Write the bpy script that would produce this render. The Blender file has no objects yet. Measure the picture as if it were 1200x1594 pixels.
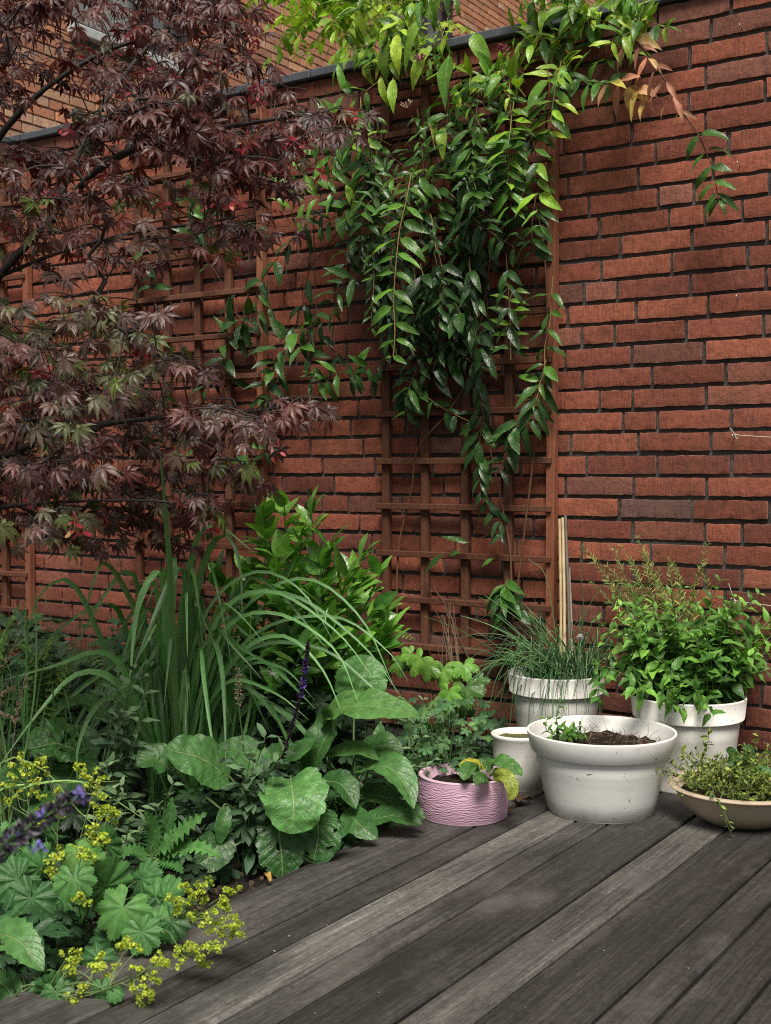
import bpy, math, random
import numpy as np
from mathutils import Vector, noise as mnoise
rng = np.random.default_rng(7)
random.seed(7)
S = bpy.context.scene
COL = S.collection
pi = math.pi

# ---------------------------------------------------------------- camera maths (a pixel of the 1200x1594 photo at a true depth)
FPX = 1920.0; TH = math.radians(33.2); PITCH = math.atan((797 - 735) / FPX); CH = 0.82; CY = -3.327
_fw = np.array([-math.sin(TH) * math.cos(PITCH), math.cos(TH) * math.cos(PITCH), -math.sin(PITCH)])
_rt = np.array([math.cos(TH), math.sin(TH), 0.0])
_up = np.array([-math.sin(TH) * math.sin(PITCH), math.cos(TH) * math.sin(PITCH), math.cos(PITCH)])
CAM = np.array([0.0, CY, CH])
def ray(px, py): return _fw + (px - 600) / FPX * _rt - (py - 797) / FPX * _up
def P(px, py, Z): return CAM + ray(px, py) * Z
def W(px, py, off=0.0):
    d = ray(px, py); return CAM + d * ((-off - CY) / d[1])
def G(px, py, z=0.0):
    d = ray(px, py); return CAM + d * ((z - CH) / d[2])
def nrm(v):
    v = np.asarray(v, float); return v / (np.linalg.norm(v) + 1e-12)
UPV = np.array([0, 0, 1.0])
TOCAM = -_fw

# ---------------------------------------------------------------- mesh collecting
class M:
    def __init__(s): s.v = []; s.l = []; s.c = []; s.uv = []; s.var = []; s.n = 0
    def add(s, V, faces, uv=None, var=(.5, .5, .5)):
        V = np.asarray(V, float)
        if isinstance(faces, np.ndarray) and faces.ndim == 2:
            s.l.append((faces + s.n).ravel()); s.c.append(np.full(len(faces), faces.shape[1]))
        else:
            s.l.append(np.array([i for f in faces for i in f]) + s.n); s.c.append(np.array([len(f) for f in faces]))
        s.v.append(V)
        s.uv.append(np.zeros((len(V), 2)) if uv is None else np.asarray(uv, float))
        vv = np.asarray(var, float)
        s.var.append(np.broadcast_to(vv, (len(V), 3)))
        s.n += len(V)
    def inst(s, T, R, t, var):
        """T template; R (k,3,3) columns = axes*scale; t (k,3); var (k,3)"""
        V, L, C, U = T; k = len(t)
        if k == 0: return
        nv = len(V)
        VV = np.einsum('kij,nj->kni', R, V) + t[:, None, :]
        s.v.append(VV.reshape(-1, 3))
        s.l.append((L[None, :] + (np.arange(k) * nv)[:, None] + s.n).ravel())
        s.c.append(np.tile(C, k)); s.uv.append(np.tile(U, (k, 1)))
        s.var.append(np.repeat(var, nv, axis=0)); s.n += nv * k
    def box(s, a, b, var=(.5, .5, .5)):
        (x0, y0, z0), (x1, y1, z1) = a, b
        V = [(x0,y0,z0),(x1,y0,z0),(x1,y1,z0),(x0,y1,z0),(x0,y0,z1),(x1,y0,z1),(x1,y1,z1),(x0,y1,z1)]
        s.add(V, np.array([(3,2,1,0),(4,5,6,7),(0,1,5,4),(1,2,6,5),(2,3,7,6),(3,0,4,7)]), var=var)
    def bbox(s, a, b, bev=.002, var=(.5,.5,.5)):
        """a box with chamfered edges"""
        a = np.array(a, float); b = np.array(b, float); V = []; ix = {}
        for i in (0, 1):
            for j in (0, 1):
                for k in (0, 1):
                    c = np.array([(a, b)[i][0], (a, b)[j][1], (a, b)[k][2]]); sg = np.array([1 - 2*i, 1 - 2*j, 1 - 2*k])
                    for ax in range(3):
                        p = c + sg * bev; p[ax] = c[ax]
                        ix[(i, j, k, ax)] = len(V); V.append(p)
        F = []
        for ax in range(3):
            o = [q for q in range(3) if q != ax]
            for sd in (0, 1):
                q = []
                for (u, w) in ((0,0),(1,0),(1,1),(0,1)):
                    key = [0,0,0]; key[ax] = sd; key[o[0]] = u; key[o[1]] = w
                    q.append(ix[tuple(key) + (ax,)])
                flip = (sd == 0) ^ (ax == 1)
                F.append(tuple(reversed(q)) if flip else tuple(q))
        for ax in range(3):
            o = [q for q in range(3) if q != ax]
            for u in (0, 1):
                for w in (0, 1):
                    k0 = [0,0,0]; k0[o[0]] = u; k0[o[1]] = w; k1 = list(k0); k1[ax] = 1
                    f = (ix[tuple(k0)+(o[0],)], ix[tuple(k1)+(o[0],)], ix[tuple(k1)+(o[1],)], ix[tuple(k0)+(o[1],)])
                    F.append(f if (u ^ w) ^ (ax == 1) == 0 else tuple(reversed(f)))
        for i in (0,1):
            for j in (0,1):
                for k in (0,1):
                    f = (ix[(i,j,k,0)], ix[(i,j,k,1)], ix[(i,j,k,2)])
                    F.append(f if (i + j + k) % 2 == 1 else tuple(reversed(f)))
        s.add(np.array(V), F, var=var)
    def tube(s, pts, r0, r1=None, sides=6, var=(.5,.5,.5), cap=True):
        pts = np.asarray(pts, float); n = len(pts)
        if n < 2: return
        rad = np.linspace(r0, r0 if r1 is None else r1, n) if np.isscalar(r0) else np.asarray(r0, float)
        tan = np.gradient(pts, axis=0); tan /= (np.linalg.norm(tan, axis=1, keepdims=True) + 1e-12)
        x = np.cross(tan[0], UPV if abs(tan[0][2]) < .9 else np.array([1., 0, 0])); x = nrm(x)
        V = np.zeros((n, sides, 3)); a = np.arange(sides) * 2 * pi / sides
        for i in range(n):
            x = nrm(x - tan[i] * np.dot(x, tan[i])); y = np.cross(tan[i], x)
            V[i] = pts[i] + rad[i] * (np.cos(a)[:, None] * x + np.sin(a)[:, None] * y)
        i, j = np.meshgrid(np.arange(n - 1), np.arange(sides), indexing='ij'); j2 = (j + 1) % sides
        F = np.stack([i*sides+j, i*sides+j2, (i+1)*sides+j2, (i+1)*sides+j], -1).reshape(-1, 4)
        U = np.stack(np.broadcast_arrays(np.arange(sides)[None, :] / sides, np.linspace(0, 1, n)[:, None]), -1).reshape(-1, 2)
        s.add(V.reshape(-1, 3), F, U, var)
        if cap:
            s.add(V[-1], [tuple(range(sides))], var=var); s.add(V[0], [tuple(reversed(range(sides)))], var=var)
    def lathe(s, c, prof, n=64, var=(.5,.5,.5), ell=None, jit=None):
        """prof: list of (r, z) from centre outwards"""
        pf = [tuple(q) for q in prof]; o = [pf[0]]
        for k in range(1, len(pf) - 1):                              # split the ring where the outline turns sharply
            d1 = np.subtract(pf[k], pf[k-1]); d2 = np.subtract(pf[k+1], pf[k]); cs = np.dot(d1, d2) / (np.linalg.norm(d1) * np.linalg.norm(d2) + 1e-12)
            o += [pf[k]] * (2 if cs < .8 else 1)
        prof = o + [pf[-1]]
        prof = np.asarray(prof, float); m = len(prof); a = np.arange(n) * 2 * pi / n
        r = np.repeat(prof[:, 0][:, None], n, 1); z = np.repeat(prof[:, 1][:, None], n, 1)
        if jit is not None: r = r + jit(a[None, :], z) * (r > 1e-6)
        V = np.stack([c[0] + r*np.cos(a), c[1] + r*np.sin(a), c[2] + z], -1).reshape(-1, 3)
        i, j = np.meshgrid(np.arange(m - 1), np.arange(n), indexing='ij'); j2 = (j + 1) % n
        F = np.stack([i*n+j, i*n+j2, (i+1)*n+j2, (i+1)*n+j], -1).reshape(-1, 4)
        s.add(V, F, var=var)
    def build(s, name, mat, parent=None, smooth=True):
        me = bpy.data.meshes.new(name)
        V = np.concatenate(s.v) if s.v else np.zeros((0, 3)); L = np.concatenate(s.l).astype(np.int32); C = np.concatenate(s.c).astype(np.int32)
        org = np.zeros(3)
        if parent is not None: org = np.array(parent.location) if parent.parent is None else np.array(parent.parent.location) + np.array(parent.location)
        else: org = np.array([V[:, 0].mean(), V[:, 1].mean(), V[:, 2].min()])
        me.vertices.add(len(V)); me.vertices.foreach_set('co', (V - org).astype(np.float32).ravel())
        me.loops.add(len(L)); me.loops.foreach_set('vertex_index', L)
        me.polygons.add(len(C)); st = np.concatenate([[0], np.cumsum(C)[:-1]]).astype(np.int32)
        me.polygons.foreach_set('loop_start', st); me.polygons.foreach_set('loop_total', C)
        me.polygons.foreach_set('use_smooth', np.full(len(C), smooth))
        uvl = me.uv_layers.new(name='uv'); UV = np.concatenate(s.uv)
        uvl.data.foreach_set('uv', UV[L].astype(np.float32).ravel())
        at = me.attributes.new('var', 'FLOAT_COLOR', 'POINT'); VR = np.concatenate(s.var)
        at.data.foreach_set('color', np.concatenate([VR, np.ones((len(VR), 1))], 1).astype(np.float32).ravel())
        me.update(calc_edges=True); me.validate()
        o = bpy.data.objects.new(name, me); COL.objects.link(o)
        me.materials.append(mat)
        if parent is not None: o.parent = parent
        else: o.location = org
        return o

def tag(o, label=None, cat=None, group=None, kind=None):
    for k, v in (('label', label), ('category', cat), ('group', group), ('kind', kind)):
        if v: o[k] = v
    return o
def thing(name, loc, label, cat, group=None):
    o = bpy.data.objects.new(name, None); COL.objects.link(o); o.location = tuple(float(q) for q in loc); o.empty_display_size = .05
    return tag(o, label, cat, group)

def curve(pts, n=8):
    """Catmull-Rom through pts"""
    p = np.asarray(pts, float)
    if len(p) < 3: return np.array([p[0] + (p[-1] - p[0]) * t for t in np.linspace(0, 1, n)])
    q = np.vstack([2*p[0]-p[1], p, 2*p[-1]-p[-2]]); out = []
    for i in range(1, len(q) - 2):
        for t in np.linspace(0, 1, n, endpoint=False):
            a, b, c, d = q[i-1], q[i], q[i+1], q[i+2]
            out.append(.5*((2*b)+(-a+c)*t+(2*a-5*b+4*c-d)*t*t+(-a+3*b-3*c+d)*t**3))
    out.append(p[-1]); return np.array(out)
def resample(pts, step):
    pts = np.asarray(pts, float); d = np.linalg.norm(np.diff(pts, axis=0), axis=1); cum = np.concatenate([[0], np.cumsum(d)])
    n = max(2, int(round(cum[-1] / step)) + 1); s = np.linspace(0, cum[-1], n)
    return np.stack([np.interp(s, cum, pts[:, k]) for k in range(3)], -1)

# ---------------------------------------------------------------- leaf templates: y along, x across, z = upper face
def fin(V, F, U):
    return (np.asarray(V, float), np.array([i for f in F for i in f]), np.array([len(f) for f in F]), np.asarray(U, float))
def leaf(width=.35, n=8, cols=4, fold=.25, droop=.6, p=.8, q=.9, wave=.02, pet=.06, serr=0.0, twist=0.0, seed=0, curlside=0.0):
    r = np.random.default_rng(seed); V = []; U = []; F = []
    y = 0.; z = 0.; ph = r.uniform(0, 6.28); prev = 0
    tt = np.linspace(0, 1, n + 1); ts = p / (p + q); mx = ts**p * (1-ts)**q
    if pet > 0: y = pet
    for i, t in enumerate(tt):
        a = -droop * t + droop * .25
        if i: y += math.cos(a) * (t - prev); z += math.sin(a) * (t - prev)
        prev = t
        w = .5 * width * (max(t, 1e-4)**p * max(1 - t, 1e-4)**q) / mx
        if serr: w *= 1 + serr * (i % 2 - .5)
        for j in range(cols + 1):
            s = -1 + 2 * j / cols; x = s * w
            zz = z + fold * abs(x) - curlside * abs(s)**2 * w + wave * math.sin(ph + t * 9 + (2.0 if s > 0 else 0)) * abs(s) * (w / width * 2) + twist * x * t
            V.append((x, y - abs(s) * w * .15, zz)); U.append((.5 + .5 * s, t))
    k = cols + 1
    for i in range(n):
        for j in range(cols): F.append((i*k+j, i*k+j+1, (i+1)*k+j+1, (i+1)*k+j))
    if pet > 0:
        b = len(V); V += [(-.008, 0, 0), (.008, 0, 0), (.008, pet + .02, .001), (-.008, pet + .02, .001)]; U += [(.5, 0)] * 4; F.append((b, b+1, b+2, b+3))
    return fin(V, F, U)
def maple(seed=0, small=False):
    r = np.random.default_rng(seed); V = []; U = []; F = []
    lob = [(0, 1.0), (36, .93), (-36, .93), (74, .74), (-74, .74), (118, .40), (-118, .40)]
    K = r.uniform(.28, .6)
    for ang, L in lob:
        ang = math.radians(ang + r.normal(0, 4)); L *= r.uniform(.9, 1.08); ca, sa = math.sin(ang), math.cos(ang); tip = r.uniform(.1, .5)
        prof = [(0, .02), (.2, .085), (.38, .135), (.55, .15), (.7, .105), (.84, .05), (1.0, .002)]
        b = len(V); bend = r.normal(0, .12)
        for i, (t, w) in enumerate(prof):
            w *= (.58 + .24 * L) * (1 + .12 * (i % 2)); rad = t * L; lat = bend * t * t * L
            for s in (-1, 0, 1):
                lx = s * w + lat; x = ca * rad + sa * lx; y = sa * rad - ca * lx
                z = -K * rad * rad - tip * max(0, t - .6)**2 * L + (.0 if s == 0 else .03 + .22 * w)
                V.append((x, y + .0, z)); U.append((.5 + .5 * s, t))
        for i in range(len(prof) - 1):
            for j in range(2): F.append((b+i*3+j, b+i*3+j+1, b+(i+1)*3+j+1, b+(i+1)*3+j))
    b = len(V); V += [(-.012, -.45, .1), (.012, -.45, .1), (.01, .02, .005), (-.01, .02, .005)]; U += [(.5, .0)] * 4; F.append((b, b+1, b+2, b+3))
    return fin(V, F, U)
def palmate(lobes=9, cut=.14, serr=.06, span=320, pleat=.06, cup=.2, seed=0, rings=4, per=8, back=.55, wav=.05):
    """round, lobed leaf; petiole joint at the origin, main lobe along +y"""
    r = np.random.default_rng(seed); na = lobes * per; V = [(0, 0, 0)]; U = [(.5, 0)]; F = []
    half = math.radians(span / 2)
    ph = r.uniform(0, 6.28); tilt = r.normal(0, .08)
    for k in range(1, rings + 1):
        for i in range(na + 1):
            u = i / na; th = -half + 2 * half * u; f = (u * lobes) % 1.0
            env = 1 - (1 - back) * (abs(th) / half)**2.2
            R = env * (1 - cut * (2 * abs(f - .5))**2.0 + serr * ((i % 2) - .5))
            rr = R * k / rings
            if k < rings: rr = env * k / rings * (1 - cut * (2 * abs(f - .5))**2 * (k / rings))
            z = pleat * rr * math.cos(2 * pi * (f - .5)) - cup * rr * rr + wav * rr * math.sin(3 * th + ph) + tilt * rr
            V.append((rr * math.sin(th), rr * math.cos(th), z)); U.append((f, k / rings))
    m = na + 1
    for i in range(na): F.append((0, 1 + i + 1, 1 + i))
    for k in range(rings - 1):
        for i in range(na):
            a = 1 + k * m + i; F.append((a, a + 1, a + m + 1, a + m))
    return fin(V, F, U)
def floret(n=5, seed=0, cup=.5):
    r = np.random.default_rng(seed); V = []; U = []; F = []
    for i in range(n):
        a = 2 * pi * i / n + r.normal(0, .1); c, s = math.cos(a), math.sin(a); b = len(V)
        for (x, y, z) in ((-.12, .05, 0), (.12, .05, 0), (.3, .6, cup * .5), (0, 1, cup * .8), (-.3, .6, cup * .5)):
            V.append((c*x + s*y, -s*x + c*y, z)); U.append((.5, y))
        F.append((b, b+1, b+2, b+3, b+4))
    return fin(V, F, U)
def blob(seed=0):
    r = np.random.default_rng(seed); g = (1 + 5**.5) / 2
    V = np.array([(-1,g,0),(1,g,0),(-1,-g,0),(1,-g,0),(0,-1,g),(0,1,g),(0,-1,-g),(0,1,-g),(g,0,-1),(g,0,1),(-g,0,-1),(-g,0,1)], float) / 1.9
    V *= r.uniform(.75, 1.2, (12, 1))
    F = [(0,11,5),(0,5,1),(0,1,7),(0,7,10),(0,10,11),(1,5,9),(5,11,4),(11,10,2),(10,7,6),(7,1,8),(3,9,4),(3,4,2),(3,2,6),(3,6,8),(3,8,9),(4,9,5),(2,4,11),(6,2,10),(8,6,7),(9,8,1)]
    return fin(V, F, np.full((12, 2), .5))

def frame(d, n, s=1.0, sx=1.0):
    """3x3 whose columns carry (x, y, z) of a template to the world: y along d, z near n"""
    d = nrm(d); n = np.asarray(n, float); x = np.cross(d, n)
    if np.linalg.norm(x) < 1e-6: x = np.cross(d, np.array([.3, .5, .8]))
    x = nrm(x); z = np.cross(x, d); return np.stack([x * s * sx, d * s, z * s], 1)

class Foliage:
    def __init__(s, temps): s.T = temps; s.d = [([], [], []) for _ in temps]
    def put(s, p, d, n, size, var, sx=1.0, k=None):
        k = int(rng.integers(len(s.T))) if k is None else k
        R, t, v = s.d[k]; R.append(frame(d, n, size, sx)); t.append(np.asarray(p, float)); v.append(var)
    def into(s, m=None):
        m = m or M()
        for T, (R, t, v) in zip(s.T, s.d):
            if t: m.inst(T, np.array(R), np.array(t), np.array(v))
        return m
def rv(a=0., b=1.): return float(rng.uniform(a, b))
def var(r=None, lo=0., hi=1.): return (rv(lo, hi) if r is None else r, rv(), rv())
def jit(s): return rng.normal(0, s, 3)

# ---------------------------------------------------------------- materials
class NT:
    def __init__(s, name):
        s.m = bpy.data.materials.new(name); s.m.use_nodes = True; s.t = s.m.node_tree; s.t.nodes.clear()
        s.out = s.t.nodes.new('ShaderNodeOutputMaterial')
    def n(s, typ, **kw):
        nd = s.t.nodes.new('ShaderNode' + typ)
        for k, v in kw.items():
            if k.startswith('i_'):
                key = k[2:]; key = int(key) if key.isdigit() else key.replace('_', ' ')
                s.set(nd.inputs[key], v)
            else: setattr(nd, k, v)
        return nd
    def set(s, sock, v):
        if isinstance(v, bpy.types.NodeSocket): s.t.links.new(v, sock)
        elif isinstance(v, bpy.types.Node): s.t.links.new(v.outputs[0], sock)
        else: sock.default_value = v
    def math(s, op, a, b=0.0, c=None, clamp=False):
        nd = s.n('Math', operation=op); nd.use_clamp = clamp; s.set(nd.inputs[0], a); s.set(nd.inputs[1], b)
        if c is not None: s.set(nd.inputs[2], c)
        return nd.outputs[0]
    def mix(s, f, a, b, blend='MIX'):
        nd = s.n('Mix', data_type='RGBA', blend_type=blend); s.set(nd.inputs[0], f); s.set(nd.inputs[6], a); s.set(nd.inputs[7], b); return nd.outputs[2]
    def ramp(s, f, stops, mode='LINEAR'):
        nd = s.n('ValToRGB'); cr = nd.color_ramp; cr.interpolation = mode
        while len(cr.elements) < len(stops): cr.elements.new(.5)
        for e, (p, c) in zip(cr.elements, stops): e.position = p; e.color = (*c, 1) if len(c) == 3 else c
        s.set(nd.inputs[0], f); return nd.outputs[0]
    def noise(s, vec, scale, detail=4, rough=.55, dist=0.0, out=0):
        nd = s.n('TexNoise'); s.set(nd.inputs['Vector'], vec); nd.inputs['Scale'].default_value = scale; nd.inputs['Detail'].default_value = detail
        nd.inputs['Roughness'].default_value = rough; nd.inputs['Distortion'].default_value = dist; return nd.outputs[out]
    def maprange(s, v, a, b, c=0., d=1., smooth=False):
        nd = s.n('MapRange'); nd.clamp = True
        if smooth: nd.interpolation_type = 'SMOOTHSTEP'
        s.set(nd.inputs[0], v)
        for i, q in enumerate((a, b, c, d)): s.set(nd.inputs[i + 1], q)
        return nd.outputs[0]
    def obj(s): return s.n('TexCoord').outputs['Object']
    def mapping(s, vec, scale=(1, 1, 1), loc=(0, 0, 0)):
        nd = s.n('Mapping'); s.set(nd.inputs[0], vec); nd.inputs['Scale'].default_value = scale; nd.inputs['Location'].default_value = loc; return nd.outputs[0]
    def attr(s):
        a = s.n('Attribute', attribute_name='var'); sp = s.n('SeparateColor'); s.t.links.new(a.outputs['Color'], sp.inputs[0]); return sp.outputs
    def bump(s, h, strength=.3, dist=.01, normal=None):
        nd = s.n('Bump'); nd.inputs['Strength'].default_value = strength; nd.inputs['Distance'].default_value = dist; s.set(nd.inputs['Height'], h)
        if normal is not None: s.set(nd.inputs['Normal'], normal)
        return nd.outputs[0]
    def bsdf(s, color, rough=.5, spec=.5, normal=None, **kw):
        nd = s.n('BsdfPrincipled'); s.set(nd.inputs['Base Color'], color if not isinstance(color, tuple) else (*color[:3], 1)); s.set(nd.inputs['Roughness'], rough)
        s.set(nd.inputs['Specular IOR Level'], spec)
        if normal is not None: s.set(nd.inputs['Normal'], normal)
        for k, v in kw.items(): s.set(nd.inputs[k.replace('_', ' ')], v)
        return nd.outputs[0]
    def done(s, sh): s.t.links.new(sh, s.out.inputs['Surface']); return s.m

def leaf_mat(name, stops, rough=.46, trans=.22, vein=(.2, .3, .1), va=.35, side=7, slant=2.2, bump=.35, spec=.35, spot=0.0, spotcol=(.12, .07, .02), tcol=None, rib=.035, mott=.5):
    s = NT(name); R, Gc, B = s.attr()[:3]
    uv = s.n('UVMap'); sp = s.n('SeparateXYZ'); s.t.links.new(uv.outputs[0], sp.inputs[0]); u, v = sp.outputs[0], sp.outputs[1]
    c = s.ramp(R, stops)
    c = s.mix(1.0, c, s.ramp(Gc, [(0, (.62, .62, .58)), (1, (1.75, 1.7, 1.45))]), 'MULTIPLY')
    ob = s.obj(); nz = s.noise(ob, 55, 3)
    c = s.mix(mott, c, s.ramp(nz, [(.3, (.55, .57, .55)), (.7, (1.5, 1.48, 1.4))]), 'MULTIPLY')
    au = s.math('ABSOLUTE', s.math('SUBTRACT', u, .5))
    mid = s.maprange(au, rib * .35, rib, 1., 0.)
    wob = s.math('MULTIPLY', s.math('SUBTRACT', s.noise(ob, 38, 3), .5), .9)
    ph = s.math('ADD', s.math('MULTIPLY', s.math('SUBTRACT', v, s.math('MULTIPLY', au, slant / side * 1.6)), side), wob)
    fr = s.math('ABSOLUTE', s.math('SUBTRACT', s.math('FRACT', ph), .5))
    sv = s.math('MULTIPLY', s.maprange(fr, .0, .1, 1., 0.), .55)
    vm = s.math('MAXIMUM', mid, sv)
    c = s.mix(s.math('MULTIPLY', vm, va), c, (*vein, 1))
    if spot:
        sn = s.noise(ob, 120, 2); sm = s.maprange(sn, .68 - spot * .1, .72, 0., spot)
        c = s.mix(sm, c, (*spotcol, 1))
    h = s.math('ADD', s.math('MULTIPLY', vm, -.35), s.math('MULTIPLY', nz, .8))
    nm = s.bump(h, min(1., bump * 1.1), .005)
    rg = s.math('ADD', s.math('MULTIPLY', nz, .2), rough - .1)
    b = s.bsdf(c, rg, spec, nm)
    if trans <= 0: return s.done(b)
    tr = s.n('BsdfTranslucent'); tc = s.mix(1., c, (*(tcol or (1.5, 1.7, .7)), 1), 'MULTIPLY'); s.set(tr.inputs[0], tc)
    mx = s.n('MixShader'); mx.inputs[0].default_value = trans; s.t.links.new(b, mx.inputs[1]); s.t.links.new(tr.outputs[0], mx.inputs[2])
    return s.done(mx.outputs[0])
def stem_mat(name, stops, rough=.6):
    s = NT(name); R, Gc, B = s.attr()[:3]; c = s.ramp(R, stops); ob = s.obj(); nz = s.noise(ob, 60, 4)
    c = s.mix(.6, c, s.ramp(nz, [(.3, (.55, .55, .55)), (.7, (1.4, 1.4, 1.4))]), 'MULTIPLY')
    return s.done(s.bsdf(c, rough, .35, s.bump(nz, .4, .004)))
def flat_mat(name, stops, rough=.6, trans=0.2, spec=.3):
    s = NT(name); R, Gc, B = s.attr()[:3]; c = s.ramp(R, stops)
    c = s.mix(1.0, c, s.ramp(Gc, [(0, (.7, .7, .7)), (1, (1.25, 1.25, 1.25))]), 'MULTIPLY')
    b = s.bsdf(c, rough, spec)
    tr = s.n('BsdfTranslucent'); s.set(tr.inputs[0], c)
    mx = s.n('MixShader'); mx.inputs[0].default_value = trans; s.t.links.new(b, mx.inputs[1]); s.t.links.new(tr.outputs[0], mx.inputs[2])
    return s.done(mx.outputs[0])
EXPOSURE = 0.42
# ================================================================ THE SETTING
# ---- ground and soil
s = NT('ground_mat'); ob = s.obj(); nz = s.noise(ob, 3, 6)
MAT_GROUND = s.done(s.bsdf(s.ramp(nz, [(.3, (.05, .055, .03)), (.7, (.09, .08, .06))]), .9, .2))
g = M(); n = 24
xs = np.linspace(-60, 60, n); X, Y = np.meshgrid(xs, xs, indexing='ij')
i, j = np.meshgrid(np.arange(n - 1), np.arange(n - 1), indexing='ij')
QF = lambda i, j, n: np.stack([i*n+j, (i+1)*n+j, (i+1)*n+j+1, i*n+j+1], -1).reshape(-1, 4)
g.add(np.stack([X, Y, 0*X - .2], -1).reshape(-1, 3), QF(i, j, n))
tag(g.build('ground', MAT_GROUND), kind='structure')

s = NT('soil_mat'); ob = s.obj(); nz = s.noise(ob, 40, 8, .7); n2 = s.noise(ob, 160, 4)
c = s.ramp(nz, [(.3, (.008, .006, .005)), (.55, (.022, .016, .012)), (.75, (.05, .037, .028))])
MAT_SOIL = s.done(s.bsdf(c, .9, .25, s.bump(s.math('ADD', nz, s.math('MULTIPLY', n2, .4)), .9, .02)))
g = M(); nx, ny = 90, 90
X, Y = np.meshgrid(np.linspace(-6.5, -1.535, nx), np.linspace(-5.2, -.004, ny), indexing='ij')
Z = np.array([[-.06 + .05 * mnoise.noise((x*3, y*3, .3)) + .03 * mnoise.noise((x*9, y*9, 1.7)) for x, y in zip(a, b)] for a, b in zip(X, Y)])
Z = np.minimum(Z, -.03)
i, j = np.meshgrid(np.arange(nx - 1), np.arange(ny - 1), indexing='ij')
g.add(np.stack([X, Y, Z], -1).reshape(-1, 3), QF(i, j, ny))
tag(g.build('garden_bed_soil', MAT_SOIL), kind='structure')

# ---- brick fields
def brick_field(mb, org, ud, nd, L, z0, rows, course, brick, joint, head=.13, detail=True, skip=(), depth=.013, seed=3, jz=.0122, rough=1.0, var_fn=None):
    r = np.random.default_rng(seed); org = np.array(org, float); ud = np.array(ud, float); nd = np.array(nd, float)
    nx, nz = (22, 6) if detail else (2, 2); prev = np.array([])
    for k in range(rows):
        best = None
        for _ in range(7):
            x = -r.uniform(0, brick); ed = []
            while x < L:
                w = brick if r.random() > head else brick * .46
                w *= r.uniform(.975, 1.025); ed.append((x, x + w)); x += w + joint
            st = np.array([e[0] for e in ed]); sc = 1e9 if len(prev) == 0 else np.mean(np.minimum(np.min(np.abs(st[:, None] - prev[None, :]), 1), .05))
            if best is None or sc > best[0]: best = (sc, ed, st)
        prev = best[2]; zc = z0 + k * course
        for (a, b) in best[1]:
            a = max(a, 0); b = min(b, L)
            if b - a < .015: continue
            zb, zt = zc + jz * .5, zc + course - jz * .5
            cut = False
            for (sa, sb, s0, s1) in skip:
                if zt > s0 and zb < s1 and b > sa and a < sb:
                    if a < sa - .02: b = sa - .001
                    elif b > sb + .02: a = sb + .001
                    else: cut = True
            if cut or b - a < .015: continue
            if not detail: jr = r.normal(0, .0012, 3)
            else: jr = r.normal(0, (.0012, .0016, .0016), 3)
            U = np.linspace(a, b, nx); Zz = np.linspace(zb, zt, nz)
            if detail:
                nq = max(9, int(nx * (b - a) / .2)); U = np.concatenate([[a], [a + .002], np.linspace(a, b, nq - 2)[1:-1], [b - .002], [b]]); Zz = np.array([zb, zb + .002, zb + .35*(zt-zb), zb + .65*(zt-zb), zt - .002, zt]); nx_ = len(U)
            else: nx_ = nx
            uu, zz = np.meshgrid(U, Zz, indexing='ij'); hh = np.zeros_like(uu)
            if detail:
                per = np.zeros_like(uu, bool); per[0] = per[-1] = True; per[:, 0] = per[:, -1] = True
                top = np.interp(np.arange(nx_), np.linspace(0, nx_-1, 9), r.normal(0, .0007*rough, 9)); bot = np.interp(np.arange(nx_), np.linspace(0, nx_-1, 9), r.normal(0, .0007*rough, 9))
                zz = zz + np.linspace(0, 1, len(Zz))[None, :] * top[:, None] + np.linspace(1, 0, len(Zz))[None, :] * bot[:, None]
                uu = uu + per * r.normal(0, .0007*rough, uu.shape); zz = zz + per * r.normal(0, .00045*rough, uu.shape)
                hh = r.normal(0, .00022*rough, uu.shape) - per * np.abs(r.normal(.0002, .0003, uu.shape)); hh += np.interp(uu, [a, b], r.normal(0, .0011, 2))
                ring = np.zeros_like(per); ring[1:-1, 1] = ring[1:-1, -2] = True; hh += ring * .00015      # the raised lip of a hand-moulded brick
                zz += r.normal(0, .0009) + r.normal(0, .0025) * (uu - (a+b)/2)
            hh = hh + jr[0]
            V = org + uu[..., None] * ud + zz[..., None] * UPV + hh[..., None] * nd
            V = V.reshape(-1, 3); m = len(Zz)
            i, j = np.meshgrid(np.arange(nx_ - 1), np.arange(m - 1), indexing='ij')
            F = np.stack([i*m+j, (i+1)*m+j, (i+1)*m+j+1, i*m+j+1], -1).reshape(-1, 4)
            pr = [q*m for q in range(nx_)] + [(nx_-1)*m + q for q in range(1, m)] + [q*m + m-1 for q in range(nx_-2, -1, -1)] + [q for q in range(m-2, 0, -1)]
            ring = V[pr] - nd * (depth + (hh.reshape(-1)[pr])[:, None]); nb = len(V); kk = len(pr)
            F2 = np.array([(pr[(q+1) % kk], pr[q], nb + q, nb + (q+1) % kk) for q in range(kk)])
            vv = var_fn(r, (a + b) / 2, zc) if var_fn else (r.random(), r.random(), r.random())
            mb.add(V, F, np.stack([np.minimum(uu - uu.min(), uu.max() - uu).ravel() * 100, np.minimum(zz - zz.min(), zz.max() - zz).ravel() * 100], -1), vv)
            F2 = np.array([((q+1) % kk, q, kk + q, kk + (q+1) % kk) for q in range(kk)])
            mb.add(np.concatenate([V[pr], ring]), F2, np.ones((2 * kk, 2)), vv)

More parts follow.
